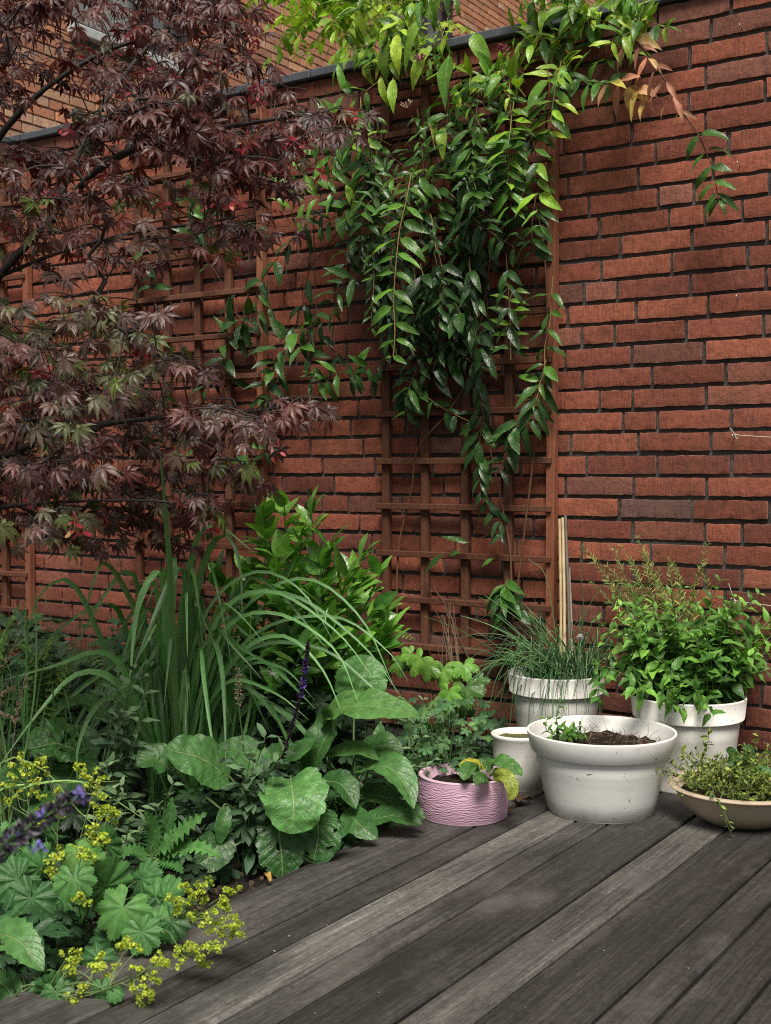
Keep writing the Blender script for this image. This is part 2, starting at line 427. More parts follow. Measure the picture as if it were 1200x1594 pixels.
# garden wall
def brick_mat(name, stops, ob_scale=1.0, fine=True, grime=True):
    s = NT(name); R, Gc, B = s.attr()[:3]; ob = s.obj()
    c = s.ramp(R, stops)
    c = s.mix(1., c, s.ramp(Gc, [(0, (.72, .72, .74)), (1, (1.25, 1.22, 1.2))]), 'MULTIPLY')
    st = s.mapping(ob, (140, 140, 26)); striae = s.noise(s.mapping(ob, (260, 260, 30)), 1.0, 5, .7, .5)
    cr = s.noise(s.mapping(ob, (55, 55, 60)), 1.0, 7, .72, .3)
    blot = s.noise(s.mapping(ob, (9, 9, 12), (4, 1, 2)), 1.0, 5, .6)
    c = s.mix(.6, c, s.ramp(cr, [(.3, (.5, .48, .48)), (.5, (1, 1, 1)), (.72, (1.45, 1.4, 1.35))]), 'MULTIPLY')
    pit = s.noise(s.mapping(ob, (170, 170, 120), (1, 7, 2)), 1.0, 3, .6); c = s.mix(s.maprange(pit, .7, .76, 0, .8), c, (.035, .02, .016, 1))
    salt = s.noise(s.mapping(ob, (12, 12, 16), (5, 2, 8)), 1.0, 8, .8); c = s.mix(s.maprange(salt, .64, .78, 0, .35), c, (.42, .34, .3, 1))
    c = s.mix(.75, c, s.ramp(striae, [(.3, (.35, .33, .33)), (.46, (.95, .95, .95)), (.68, (1.35, 1.33, 1.3))]), 'MULTIPLY')
    c = s.mix(s.maprange(blot, .55, .75, 0, .45), c, (.055, .03, .026, 1))
    pale = s.noise(s.mapping(ob, (22, 22, 30), (9, 9, 1)), 1.0, 6, .7)
    c = s.mix(s.maprange(pale, .63, .8, 0, .4), c, (.26, .17, .13, 1))
    if fine:
        uvn = s.n('UVMap'); us = s.n('SeparateXYZ'); s.t.links.new(uvn.outputs[0], us.inputs[0]); ed = s.math('MINIMUM', us.outputs[0], us.outputs[1])
        em = s.math('MULTIPLY', s.maprange(ed, .06, .3, 1., 0.), s.maprange(pale, .35, .62, .1, .75)); c = s.mix(em, c, (.42, .24, .18, 1))
    if grime:
        dirt = s.noise(s.mapping(ob, (2.2, 2.2, 1.3), (3, 3, 7)), 1.0, 5, .6)
        c = s.mix(s.maprange(dirt, .5, .75, 0, .38), c, (.05, .036, .032, 1))
        sz = s.n('SeparateXYZ'); s.set(sz.inputs[0], ob)
        damp = s.math('MULTIPLY', s.maprange(sz.outputs[2], .15, .75, .42, 0.), s.maprange(pale, .35, .6, .5, 1.))
        c = s.mix(damp, c, (.07, .042, .04, 1))
        moss = s.math('MULTIPLY', s.maprange(sz.outputs[2], 1.75, 2.12, 0., 1.), s.maprange(s.noise(s.mapping(ob, (5, 5, 2), (2, 0, 0)), 1., 5, .7), .56, .72, 0, .6))
        c = s.mix(moss, c, (.045, .05, .018, 1))
    h = s.math('ADD', s.math('MULTIPLY', cr, 1.0), s.math('MULTIPLY', striae, .5))
    return s.done(s.bsdf(c, .88, .25, s.bump(h, .7, .006)))
MAT_BRICK = brick_mat('brick_mat', [(0, (.18, .06, .044)), (.15, (.235, .075, .05)), (.4, (.27, .086, .054)), (.6, (.298, .097, .059)), (.8, (.32, .108, .065)), (.9, (.28, .108, .075)), (.96, (.225, .095, .07)), (.985, (.2, .085, .064)), (1, (.15, .09, .078))])
s = NT('mortar_mat'); ob = s.obj(); nz = s.noise(ob, 90, 6, .7); n2 = s.noise(ob, 9, 4)
c = s.mix(.6, s.ramp(nz, [(.3, (.045, .041, .039)), (.7, (.14, .132, .126))]), s.ramp(n2, [(.35, (.045, .042, .039)), (.7, (.15, .14, .13))]))
MAT_MORTAR = s.done(s.bsdf(c, .95, .15, s.bump(nz, .8, .006)))
s = NT('coping_mat'); ob = s.obj(); nz = s.noise(ob, 25, 6, .65); n2 = s.noise(ob, 170, 2)
c = s.ramp(nz, [(.3, (.055, .062, .075)), (.7, (.1, .112, .13))])
c = s.mix(s.maprange(n2, .7, .74, 0, .5), c, (.3, .3, .3, 1))
MAT_COPING = s.done(s.bsdf(c, .6, .4, s.bump(nz, .2, .004)))

WX0, WX1 = -5.4, 1.6
wall = thing('brick_wall', ((WX0 + WX1) / 2, 0.1, -.15), 'long red brick garden wall with recessed dark mortar and a grey stone coping', 'wall')
mb = M()
brick_field(mb, (WX0, 0, 0), (1, 0, 0), (0, -1, 0), WX1 - WX0, 0.0, 34, .06235, .2, .0108, .14, True, seed=11)
mb.build('brickwork', MAT_BRICK, wall, smooth=True)
m = M(); m.box((WX0, .009, -.15), (WX1, .19, 2.118)); m.build('mortar', MAT_MORTAR, wall, False)
m = M(); x = WX0
while x < WX1:
    x2 = min(x + .98, WX1); m.bbox((x, -.022, 2.1195), (x2 - .004, .22, 2.149), .004); x = x2
m.build('coping', MAT_COPING, wall, False)

# neighbour's house
HX = -5.78
house = thing('brick_house', (HX - 3, 7, -.2), 'tall orange brick house rising behind the garden wall, with pale curtained windows', 'house')
wins = [(2.0, 3.14), (5.55, 6.74), (8.1, 9.22)]; WZ0, WZ1 = 3.56, 5.3
MAT_HBRICK = brick_mat('house_brick_mat', [(0, (.46, .165, .08)), (.35, (.66, .27, .125)), (.6, (.74, .33, .16)), (.85, (.72, .4, .23)), (1, (.74, .5, .34))], grime=False)
HY0, HY1 = .8, 12.0
mb = M(); brick_field(mb, (HX, HY0, 0), (0, 1, 0), (1, 0, 0), HY1 - HY0, 1.5, 78, .0625, .197, .016, .2, False, skip=[(a - HY0, b - HY0, WZ0 - .07, WZ1) for a, b in wins], seed=5, depth=.01)
for a, b in wins:                                                    # brick returns of each opening
    brick_field(mb, (HX - .001, b, 0), (-1, 0, 0), (0, -1, 0), .1, WZ0, 28, .0625, .1, .011, 0, False, seed=int(b * 10), depth=.012)
mb.build('facade', MAT_HBRICK, house, False)
s = NT('house_mortar_mat'); nz = s.noise(s.obj(), 60, 5); MAT_HMORTAR = s.done(s.bsdf(s.ramp(nz, [(.3, (.07, .06, .055)), (.7, (.15, .13, .12))]), .95, .1))
m = M(); cuts = [HY0] + [q for a, b in wins for q in (a, b)] + [HY1]; hx0, hx1 = HX - .3, HX - .008
for k in range(0, len(cuts), 2): m.box((hx0, cuts[k] + (.013 if k else 0), -.2), (hx1, cuts[k + 1] + (.013 if k + 2 < len(cuts) and 0 else 0), 7.4))
for a, b in wins:
    m.box((hx0, a, -.2), (hx1, b + .013, WZ0 - .07)); m.box((hx0, a, WZ1), (hx1, b + .013, 7.4))
m.box((HX - 6, HY0, -.2), (HX - .9, HY1, 7.4))
m.build('wall_core', MAT_HMORTAR, house, False)
s = NT('roof_mat'); MAT_ROOF = s.done(s.bsdf((.05, .045, .045), .7))
m = M(); V = [(HX+.3, HY0-.3, 7.3), (HX+.3, HY1+.3, 7.3), (HX-6.3, HY1+.3, 7.3), (HX-6.3, HY0-.3, 7.3), (HX-3, HY0-.3, 9.6), (HX-3, HY1+.3, 9.6)]
m.add(V, [(0,1,5,4), (2,3,4,5), (0,4,3), (1,2,5), (3,2,1,0)]); m.build('roof', MAT_ROOF, house, False)
s = NT('window_frame_mat'); MAT_FRAME = s.done(s.bsdf((.035, .037, .042), .4))
s = NT('sill_mat'); nz = s.noise(s.obj(), 20, 5); MAT_SILL = s.done(s.bsdf(s.ramp(nz, [(.3, (.45, .46, .47)), (.7, (.6, .61, .62))]), .6))
s = NT('curtain_mat'); nz = s.noise(s.obj(), 12, 4); MAT_CURTAIN = s.done(s.bsdf(s.ramp(nz, [(.3, (.78, .76, .7)), (.7, (.86, .84, .79))]), .9))
s = NT('pane_mat'); gl = s.n('BsdfGlossy'); gl.inputs[1].default_value = .03; tr = s.n('BsdfTransparent'); fr = s.n('LayerWeight'); fr.inputs[0].default_value = .25
mx = s.n('MixShader'); s.set(mx.inputs[0], s.math('MULTIPLY', fr.outputs['Fresnel'], .8)); s.t.links.new(tr.outputs[0], mx.inputs[1]); s.t.links.new(gl.outputs[0], mx.inputs[2]); MAT_PANE = s.done(mx.outputs[0])
for a, b in wins:
    fx0, fx1 = HX - .12, HX - .06; m = M(); t = .055
    m.box((fx0, a, WZ0), (fx1, a + t, WZ1)); m.box((fx0, b - t, WZ0), (fx1, b, WZ1)); m.box((fx0, a + t, WZ0), (fx1, b - t, WZ0 + t)); m.box((fx0, a + t, WZ1 - t), (fx1, b - t, WZ1))
    mid = (a + b) / 2 + .12; m.box((fx0 + .002, mid - .03, WZ0 + t), (fx1 - .002, mid + .03, WZ1 - t))
    f = m.build('window', MAT_FRAME, house, False)
    m = M(); m.box((HX - .095, a + t, WZ0 + t), (HX - .09, b - t, WZ1 - t)); m.build('pane', MAT_PANE, f, False).location = -np.array(f.location) * 0
    m = M(); m.bbox((HX - .1, a - .03, WZ0 - .066), (HX + .05, b + .03, WZ0 - .004), .006); m.build('sill', MAT_SILL, f, False)
    m = M(); yy = np.linspace(a + t, b - t, 90); zz = np.array([WZ0 + .02, WZ1])
    V = [(HX - .16 + .018 * math.sin(y * 60 + math.sin(y * 17)), y, z) for y in yy for z in zz]
    m.add(V, [(2*q, 2*q+2, 2*q+3, 2*q+1) for q in range(len(yy) - 1)]); m.build('curtain', MAT_CURTAIN, f)

# ---- deck
s = NT('deck_mat'); R, Gc, B = s.attr()[:3]; ob = s.obj()
sh = s.n('CombineXYZ'); s.set(sh.inputs[1], s.math('MULTIPLY', B, 9.0)); s.set(sh.inputs[0], s.math('MULTIPLY', R, 3.0)); va_ = s.n('VectorMath', operation='ADD'); s.set(va_.inputs[0], ob); s.t.links.new(sh.outputs[0], va_.inputs[1]); ob2 = va_.outputs[0]
gr = s.noise(s.mapping(ob2, (150, 2.6, 60)), 1.0, 5, .6, .4)
gr2 = s.noise(s.mapping(ob2, (34, 1.1, 30)), 1.0, 6, .65, .8)
fleck = s.noise(s.mapping(ob2, (420, 30, 200)), 1.0, 4, .7)
fine = s.noise(s.mapping(ob2, (520, 9, 200)), 1.0, 5, .75, .5)
scuff = s.noise(s.mapping(ob2, (100, 60, 60), (5, 1, 0)), 1.0, 7, .75, .2)
blot = s.noise(s.mapping(ob2, (7, 2.2, 7)), 1.0, 6, .62, .4)
c = s.ramp(R, [(0, (.034, .031, .029)), (.5, (.058, .054, .051)), (.8, (.11, .105, .098)), (1, (.18, .174, .163))])
c = s.mix(.6, c, s.ramp(gr2, [(.3, (.5, .48, .46)), (.5, (1, 1, 1)), (.7, (1.75, 1.75, 1.75))]), 'MULTIPLY')
c = s.mix(.75, c, s.ramp(gr, [(.32, (.5, .48, .47)), (.68, (1.5, 1.5, 1.48))]), 'MULTIPLY')
c = s.mix(.6, c, s.ramp(fine, [(.34, (.35, .34, .33)), (.5, (1, 1, 1)), (.66, (1.9, 1.9, 1.88))]), 'MULTIPLY')
c = s.mix(.7, c, s.ramp(scuff, [(.35, (.5, .48, .46)), (.6, (1.2, 1.2, 1.2)), (.72, (1.9, 1.88, 1.8))]), 'MULTIPLY')
c = s.mix(s.maprange(blot, .46, .66, 0, .7), c, (.024, .022, .021, 1))
c = s.mix(s.maprange(s.noise(s.mapping(ob2, (5, 2.6, 5), (7, 3, 1)), 1., 6, .7), .52, .74, 0, .6), c, (.17, .162, .148, 1))
c = s.mix(s.maprange(fleck, .68, .78, 0, .35), c, (.26, .25, .23, 1))
rg = s.maprange(blot, .35, .7, .62, .48)
h = s.math('ADD', s.math('ADD', s.math('MULTIPLY', gr, .6), s.math('MULTIPLY', fine, .9)), s.math('MULTIPLY', scuff, .6))
MAT_DECK = s.done(s.bsdf(c, rg, .4, s.bump(h, .8, .005)))
m = M(); js = [-1.525, -1.378, -1.301, -1.2015, -1.128, -.982, -.884, -.736, -.659, -.559, -.413, -.338, -.19, -.115, .03, .13, .205, .35, .43, .575, .675, .82, .9, 1.04, 1.14, 1.29, 1.37, 1.52]
shade = [.6, .38, .94, .62, .32, .76, .22, .45, .18, .36, .5, .3, .55, .4, .6, .3, .5, .45, .6, .3, .5, .4, .3, .5, .45, .6, .4]
for k in range(len(js) - 1):
    z = rng.normal(0, .0006); a, b = js[k] + .0032, js[k + 1] - .0032
    ends = [(-5.2, -2.75 + rv(-.1, .1)), (-2.745, -.012)] if k % 4 == 3 else [(-5.2, -.012)]
    for (y0, y1) in ends: m.bbox((a, y0 + .003 if y0 > -5 else y0, -.028), (b, y1, z), .0028, (shade[k], rv(), rv()))
m.box((-1.5205, -5.2, -.1), (1.52, -.012, -.034), (.0, .3, .3))
m.bbox((-1.548, -5.2, -.12), (-1.5235, -.02, -.006), .003, (.3, .2, .7))
tag(m.build('deck', MAT_DECK, smooth=False), kind='structure')

# ---- trellises
s = NT('trellis_wood_mat'); R, Gc, B = s.attr()[:3]; ob = s.obj()
gr = s.noise(s.mapping(ob, (90, 90, 90)), 1., 6, .7); gv = s.noise(s.mapping(ob, (120, 60, 8)), 1., 5, .6)
c = s.mix(R, (.13, .045, .026, 1), (.17, .075, .045, 1)); c = s.mix(1., c, s.ramp(Gc, [(0, (.5, .5, .5)), (.5, (1, 1, 1)), (1, (2.1, 2., 1.9))]), 'MULTIPLY')
c = s.mix(.6, c, s.ramp(gr, [(.3, (.6, .58, .56)), (.7, (1.35, 1.35, 1.35))]), 'MULTIPLY'); c = s.mix(.6, c, s.ramp(gv, [(.3, (.55, .52, .5)), (.7, (1.4, 1.4, 1.35))]), 'MULTIPLY')
MAT_TREL = s.done(s.bsdf(c, .75, .3, s.bump(gv, .35, .004)))
def trellis(xl, xr, lab, zlist=None):
    t = thing('trellis', ((xl + xr) / 2, -.014, .19), lab, 'trellis', 'wooden trellises fixed to the brick wall')
    w = .027
    for k in range(5):
        x = xl + (xr - xl - w) * k / 4 + (rv(-.003, .003) if 0 < k < 4 else 0); d = .004 if k == 4 else 0
        m = M(); m.bbox((x, -.028 - d * 2, .19 + rv(-.01, .01)), (x + w, -.008, 2.052 + rv(-.006, .006)), .002, (rv(.3, .8), .85 if k == 4 else rv(.2, .45), .5)); m.build('upright', MAT_TREL, t, False)  # last upright lighter: the light it catches is put into its colour
    for k in range(13):
        z = .271 + .1461 * k + rv(-.003, .003)
        m = M(); m.bbox((xl - .012, -.0465, z - .0095), (xr - .008, -.0285, z + .0095), .002, (rv(.2, .9), rv(.2, .5), .5)); m.build('rail', MAT_TREL, t, False)
    return t
trellis(-2.174, -1.564, 'brown wooden trellis panel on the wall under the dense honeysuckle, beside the bamboo canes')
trellis(-3.265, -2.653, 'brown wooden trellis panel partly behind the maple, middle one of the three')
trellis(-4.44, -3.83, 'brown wooden trellis panel at the far left behind the maple branches')

# ---- canes
s = NT('bamboo_mat'); R, Gc, B = s.attr()[:3]; ob = s.obj(); nz = s.noise(s.mapping(ob, (90, 90, 6)), 1., 4)
c = s.ramp(R, [(0, (.5, .38, .2)), (.6, (.58, .46, .28)), (.8, (.16, .14, .12)), (1, (.1, .09, .08))]); c = s.mix(.6, c, s.ramp(nz, [(.3, (.6, .6, .6)), (.7, (1.2, 1.2, 1.2))]), 'MULTIPLY')
MAT_BAMBOO = s.done(s.bsdf(c, .5, .4))
for (tp, bt, r, v, lab) in (((871, 808), (873, 1075), .0042, .1, 'pale straw coloured bamboo cane, left of the canes leaning in the chive pot'),
                            ((876, 806), (879, 1080), .0045, .5, 'pale bamboo cane in the middle of the bundle beside the trellis'),
                            ((880, 803), (888, 1075), .0042, .85, 'dark weathered grey cane, tallest of the bundle beside the trellis'),
                            ((886, 884), (892, 1075), .0035, .75, 'short grey brown cane right of the bamboo bundle')):
    a = W(*tp, .055); b = W(*bt, .17); pts = curve([a, (a + b) / 2 + np.array([.002, 0, 0]), b], 8); n = len(pts)
    rad = np.full(n, r); rad[::4] *= 1.14
    m = M(); m.tube(pts, rad, sides=8, var=(v, .5, .5)); tag(m.build('bamboo_cane', MAT_BAMBOO), lab, 'garden cane')

# ---- hooks and wires
s = NT('steel_mat'); MAT_STEEL = s.done(s.bsdf((.55, .55, .54), .35, .5, Metallic=.8))
s = NT('string_mat'); MAT_STRING = s.done(s.bsdf((.55, .5, .4), .8))
s = NT('black_metal_mat'); MAT_BLACK = s.done(s.bsdf((.012, .012, .013), .45))
def hook(px, py, lab, r=.005, mat=None, eye=True):
    c = W(px, py, 0); m = M(); a = np.linspace(0, 2*pi*.86, 18)
    m.tube([c + np.array([0, .01, 0]), c + np.array([0, -.014, 0])], .0013, sides=6)
    if eye: m.tube([c + np.array([0, -.014 - r, 0]) + r * np.array([0, math.cos(q), math.sin(q)]) for q in a], .0012, sides=6)
    else: m.lathe(c + np.array([0, -.012, 0]), [(0, 0), (.003, .0005), (.003, .002), (0, .003)], 10)
    tag(m.build('wall_hook', mat or MAT_STEEL), lab, 'hook', 'metal hooks screwed into the brick wall')
hook(1155, 43, 'small steel eye hook in the wall near the coping, topmost of the hooks')
hook(1152, 256, 'small steel eye hook in the wall right of the hanging pinkish shoot')
hook(1150, 463, 'small bright steel hook in the wall above the upper garden string')
hook(1067, 180, 'black eye hook in the wall behind the pinkish honeysuckle shoot', .008, MAT_BLACK)
hook(1144, 679, 'steel hook holding the knotted upper string on the bare wall')
hook(1142, 932, 'steel hook holding the lower string above the mint')
def string(a, b, tail, lab):
    m = M(); A = W(*a, .018); B = W(*b, .018); mid = (A + B) / 2 - np.array([0, 0, .004])
    m.tube(curve([A, mid, B], 8), .0011, sides=5)
    for t in tail: m.tube(curve([A + jit(.001)] + [W(*q, .02) for q in t], 5), .001, sides=5)
    k = A + jit(.001); m.inst(blob(3), frame((0, 0, 1), (0, -1, 0), .004)[None], k[None], np.array([[.5, .5, .5]]))
    tag(m.build('garden_string', MAT_STRING), lab, 'string')
string((1144, 677), (1290, 681), [[(1140, 671), (1136, 666)], [(1147, 683), (1149, 680)]], 'thin pale string tied to the wall at half height, running off to the right')
string((1143, 935), (1290, 950), [[(1138, 920), (1134, 908)], [(1147, 940), (1142, 938)]], 'thin pale string tied to the wall just above the mint')

# ================================================================ POTS
def pot_mat(name, col, dirt=(.09, .07, .05), amt=.6, spot=1.0, rough=.45, base_z=.05, dusty=False):
    s = NT(name); ob = s.obj(); n1 = s.noise(ob, 95, 2); n2 = s.noise(ob, 7, 6, .65); n3 = s.noise(ob, 230, 2); n4 = s.noise(s.mapping(ob, (30, 30, 5)), 1., 5, .6)
    c = s.mix(s.maprange(n2, .4, .75, 0, .3), (*col, 1), tuple(q * .72 for q in col) + (1,))
    c = s.mix(s.maprange(n4, .55, .8, 0, .22 * amt), c, (*dirt, 1))
    sz = s.n('SeparateXYZ'); s.set(sz.inputs[0], ob)
    low = s.math('MULTIPLY', s.maprange(sz.outputs[2], 0, base_z, 1, 0), s.maprange(n2, .3, .62, .2, 1.))
    c = s.mix(s.math('MULTIPLY', low, amt), c, (*dirt, 1))
    sp = s.math('MAXIMUM', s.maprange(n1, .68, .71, 0, .85 * spot), s.maprange(n3, .7, .73, 0, .75 * spot))
    sp = s.math('MULTIPLY', sp, s.maprange(s.noise(ob, 11, 3), .38, .62, .25, 1.))
    c = s.mix(sp, c, (dirt[0] * .55, dirt[1] * .55, dirt[2] * .5, 1))
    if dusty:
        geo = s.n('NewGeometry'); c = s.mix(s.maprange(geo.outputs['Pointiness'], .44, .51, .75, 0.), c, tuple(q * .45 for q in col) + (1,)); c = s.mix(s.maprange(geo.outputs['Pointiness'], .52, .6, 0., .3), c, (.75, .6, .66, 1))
    wl = s.math('ADD', s.math('MULTIPLY', sz.outputs[2], 70.), s.math('MULTIPLY', n2, 3.)); c = s.mix(s.math('MULTIPLY', s.maprange(s.math('SINE', wl), .86, 1., 0, .16 * amt), s.maprange(n4, .3, .6, 0., 1.)), c, (*dirt, 1))
    return s.done(s.bsdf(c, rough, .4, s.bump(s.math('ADD', n2, s.math('MULTIPLY', sp, .4)), .12, .004)))
MAT_WHITE = pot_mat('white_plastic_mat', (.8, .8, .77)); MAT_WHITE2 = pot_mat('aged_white_plastic_mat', (.76, .75, .71), amt=.75)
MAT_PINK = pot_mat('pink_ceramic_mat', (.6, .375, .5), (.25, .14, .17), .5, .5, .5, dusty=True); MAT_TAN = pot_mat('tan_plastic_mat', (.5, .41, .3), (.08, .065, .045), .9, .7, .5, .035)
s = NT('potting_soil_mat'); ob = s.obj(); nz = s.noise(ob, 130, 6, .75); n2 = s.noise(ob, 14, 3)
c = s.ramp(nz, [(.3, (.01, .008, .006)), (.6, (.04, .03, .02)), (.8, (.1, .075, .05))])
MAT_PSOIL = s.done(s.bsdf(c, .95, .15, s.bump(nz, 1., .012)))
s = NT('moss_mat'); ob = s.obj(); nz = s.noise(ob, 110, 5, .7); MAT_MOSS = s.done(s.bsdf(s.ramp(nz, [(.35, (.06, .075, .02)), (.7, (.2, .19, .09))]), .95, .15, s.bump(nz, 1., .01)))

def mound(c, r, z, mat, parent, amp=.012, name='soil', n=34):
    m = M(); V = [(c[0], c[1], c[2] + z + amp)]; F = []; na = 44; nr = 12
    for k in range(1, nr + 1):
        for q in range(na):
            a = 2*pi*q/na; x, y = c[0] + r*k/nr*math.cos(a), c[1] + r*k/nr*math.sin(a)
            V.append((x, y, c[2] + z + amp * (1 - (k/nr)**2) + amp * 1.1 * mnoise.noise((x*40, y*40, z)) * (1 if k < nr else .3)))
    F += [(0, 1 + q, 1 + (q + 1) % na) for q in range(na)]
    for k in range(nr - 1):
        for q in range(na): F.append((1+k*na+q, 1+(k+1)*na+q, 1+(k+1)*na+(q+1) % na, 1+k*na+(q+1) % na))
    m.add(V, F); return m.build(name, mat, parent)

# outlines of the pots, from the outside base up over the rim and down the inside
def planter_prof(rb, rt, h, band, t=.006, lip=.0105, bev=.003):
    rbb = rb + (rt - lip - rb) * (h - band) / h
    return [(0, .003), (rb - .02, .003), (rb - .012, 0), (rb - bev, 0), (rb, bev), (rb + (rbb-rb)*.25, (h-band)*.25), (rb + (rbb-rb)*.5, (h-band)*.5), (rb + (rbb-rb)*.75, (h-band)*.75), (rbb, h - band), (rbb + lip*.7, h - band + .002), (rbb + lip, h - band + .005), (rt - .001, h - .004), (rt - .0015, h - .001), (rt - .004, h), (rt - t, h - .001), (rt - t - .001, h - .004), (rbb - t, h - band), (rb - t + .004, .02), (0, .02)]
def pot(c, prof, mat, lab, cat='pot', name='plant_pot', jitf=None, n=96, rim=None):
    t = thing(name, c, lab, cat, 'pots on the deck'); m = M(); m.lathe(c, prof, n, jit=jitf); m.build('vessel', mat, t); return t
def centre(px, ybase, rb):
    f = G(px, ybase); d = nrm((f - CAM) * np.array([1, 1, 0])); return f + d * rb
cb = centre(935, 1283, .128); cb[2] = 0
BIG = pot(cb, planter_prof(.128, .181, .196, .052), MAT_WHITE, 'wide white plastic planter with a thick rim, largest pot, in the middle of the group', 'planter', 'planter'); mound(cb, .16, .152, MAT_PSOIL, BIG, .016)
cp = centre(721, 1287, .104); cp[2] = 0
def pinkj(a, z):
    w = np.sin(z / .00085 + 2.2*np.sin(5*a + z*120) + 1.9*np.sin(8*a + 1.3 - z*170) + 1.4*np.sin(15*a + 2.2 + z*260) + .8*np.sin(29*a - z*310)) * (.55 + .45 * np.sin(7*a + 40*z) * np.sin(11*a - 170*z))
    return .0007 * np.sign(w) * np.abs(w)**.7 * np.clip((z - .006) / .006, 0, 1) * np.clip((.091 - z) / .006, 0, 1)
pp = [(0, .004), (.09, .004), (.094, 0), (.1, 0), (.104, .003)] + [(.105 + .004 * math.sin(pi * q / 150), .003 + (.097 - .006) * q / 150) for q in range(151)] + [(.1065, .0965), (.107, .0985), (.1055, .1005), (.102, .101), (.0985, .1), (.097, .097), (.095, .02), (0, .02)]
PINK = pot(cp, pp, MAT_PINK, 'low round pink pot with rippled relief bands at the deck edge', jitf=lambda a, z: pinkj(a, z) * 1.0, n=420); mound(cp, .096, .07, MAT_PSOIL, PINK, .012)
cs = centre(808, 1232, .06); cs[2] = 0
SMALL = pot(cs, [(0, .003), (.05, .003), (.054, 0), (.058, 0), (.06, .003), (.064, .04), (.069, .09), (.0715, .128), (.0735, .131), (.074, .136), (.0725, .139), (.069, .14), (.067, .138), (.066, .12), (.055, .02), (0, .02)], MAT_WHITE2, 'small white round pot filled with mossy soil, behind the pink pot'); mound(cs, .0665, .122, MAT_MOSS, SMALL, .006, 'moss')
cc = W(866, 1045, .17); cc[2] = 0
CHIVE = pot(cc, planter_prof(.1, .137, .258, .058), MAT_WHITE2, 'white plastic pot of chives standing behind the small mossy pot'); mound(cc, .123, .222, MAT_PSOIL, CHIVE, .01)
cm = centre(1070, 1238, .112); cm[2] = 0
MINTP = pot(cm, planter_prof(.112, .15, .238, .06), MAT_WHITE2, 'tall white plastic pot full of mint, at the right against the wall'); mound(cm, .131, .19, MAT_PSOIL, MINTP, .012)
ct = centre(1152, 1293, .09); ct[2] = 0
BOWL = pot(ct, [(0, .003), (.07, .003), (.075, 0), (.085, 0), (.092, .004), (.112, .018), (.135, .042), (.15, .066), (.155, .074), (.163, .078), (.166, .082), (.164, .086), (.158, .087), (.151, .084), (.147, .076), (.13, .046), (.1, .016), (0, .014)], MAT_TAN, 'shallow tan bowl of straggly plants, nearest pot at the right', 'bowl', 'plant_bowl'); mound(ct, .143, .064, MAT_PSOIL, BOWL, .012)
m = M()
for q in range(260):
    a, r = rv(0, 2*pi), .115 * math.sqrt(rv()); p = cc + np.array([-.02 + r*math.cos(a)*.8, r*math.sin(a)*.8, .232 + rv(0, .008)])
    m.inst(blob(q % 5), frame(jit(1), jit(1), rv(.0025, .005))[None], p[None], np.array([[rv(), rv(), rv()]]))
s = NT('pebble_mat'); MAT_PEB = s.done(s.bsdf((.7, .7, .66), .8)); m.build('pebbles', MAT_PEB, CHIVE)['kind'] = 'stuff'
# ================================================================ CLIMBERS ON THE WALL
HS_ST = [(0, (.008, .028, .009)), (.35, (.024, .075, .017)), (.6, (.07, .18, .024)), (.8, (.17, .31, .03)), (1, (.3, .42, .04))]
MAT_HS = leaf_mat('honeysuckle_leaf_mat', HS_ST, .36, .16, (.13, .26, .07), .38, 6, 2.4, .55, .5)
MAT_HSY = leaf_mat('young_leaf_mat', [(0, (.42, .17, .13)), (.4, (.5, .26, .19)), (.7, (.42, .36, .1)), (1, (.32, .38, .08))], .45, .25, (.4, .25, .15), .35, 6, 2.4, .3, tcol=(1.3, 1.2, .7))
MAT_VSTEM = stem_mat('vine_stem_mat', [(0, (.05, .028, .02)), (.5, (.16, .08, .045)), (.8, (.32, .2, .08)), (1, (.33, .36, .12))])
HST = [leaf(rv(.22, .36), 7, 4, .28, rv(.15, 1.4), .72, 1.05, .03, .05, seed=k, twist=rv(-.2, .2)) for k in range(12)]
OUT = np.array([0, -1.0, 0])
def hs_leaves(F, pts, step, size, r, hang=.5, grow=True, outw=.35, both=True, jt=.2, tipsmall=True, sxf=1.0):
    """opposite pairs of leaves along a stem"""
    q = resample(pts, step); n = len(q)
    for i, p in enumerate(q):
        if i == 0: continue
        t = nrm(q[min(i+1, n-1)] - q[i-1]); side = np.cross(t, OUT)
        side = nrm(side) if np.linalg.norm(side) > .15 else np.array([1., 0, 0])
        if i % 2 and both: side = nrm(side * .75 + OUT * .55 * (1 if rv() > .5 else -.2))
        f = 1 - .45 * max(0, (i - n * .6) / (n * .4)) if tipsmall else 1.0
        for sg in (-1, 1):
            d = nrm(side * sg * (1 - hang * .75) + np.array([0, 0, -1.]) * hang + OUT * rv(.1, outw + .1) + t * .25 + jit(jt))
            nn = nrm(OUT * .8 + UPV * (.75 - .3 * hang) + jit(.25))
            rr = r() if callable(r) else r
            F.put(p + jit(.002), d, nn, size * f * rv(.75, 1.15), (min(1, max(0, rr)), rv(), rv()), sx=rv(.85, 1.15) * sxf)
def lace(px, Zoff, **k): return [W(x, y, o) for (x, y, o) in px]
vine = thing('honeysuckle', W(740, 1040, .03), 'large evergreen honeysuckle climbing the right trellis and spilling over the coping', 'climbing plant')
F = Foliage(HST); SM = M()
def vstem(px, r0=.0022, r1=.0012, v=None, wig=.004):
    pts = curve([W(*q) + (jit(wig) if 0 < i < len(px) - 1 else 0) for i, q in enumerate(px)], 8)
    pts[:, 1] = np.minimum(pts[:, 1], -.012)
    SM.tube(pts, r0, r1, 5, (rv() if v is None else v, .5, .5)); return pts
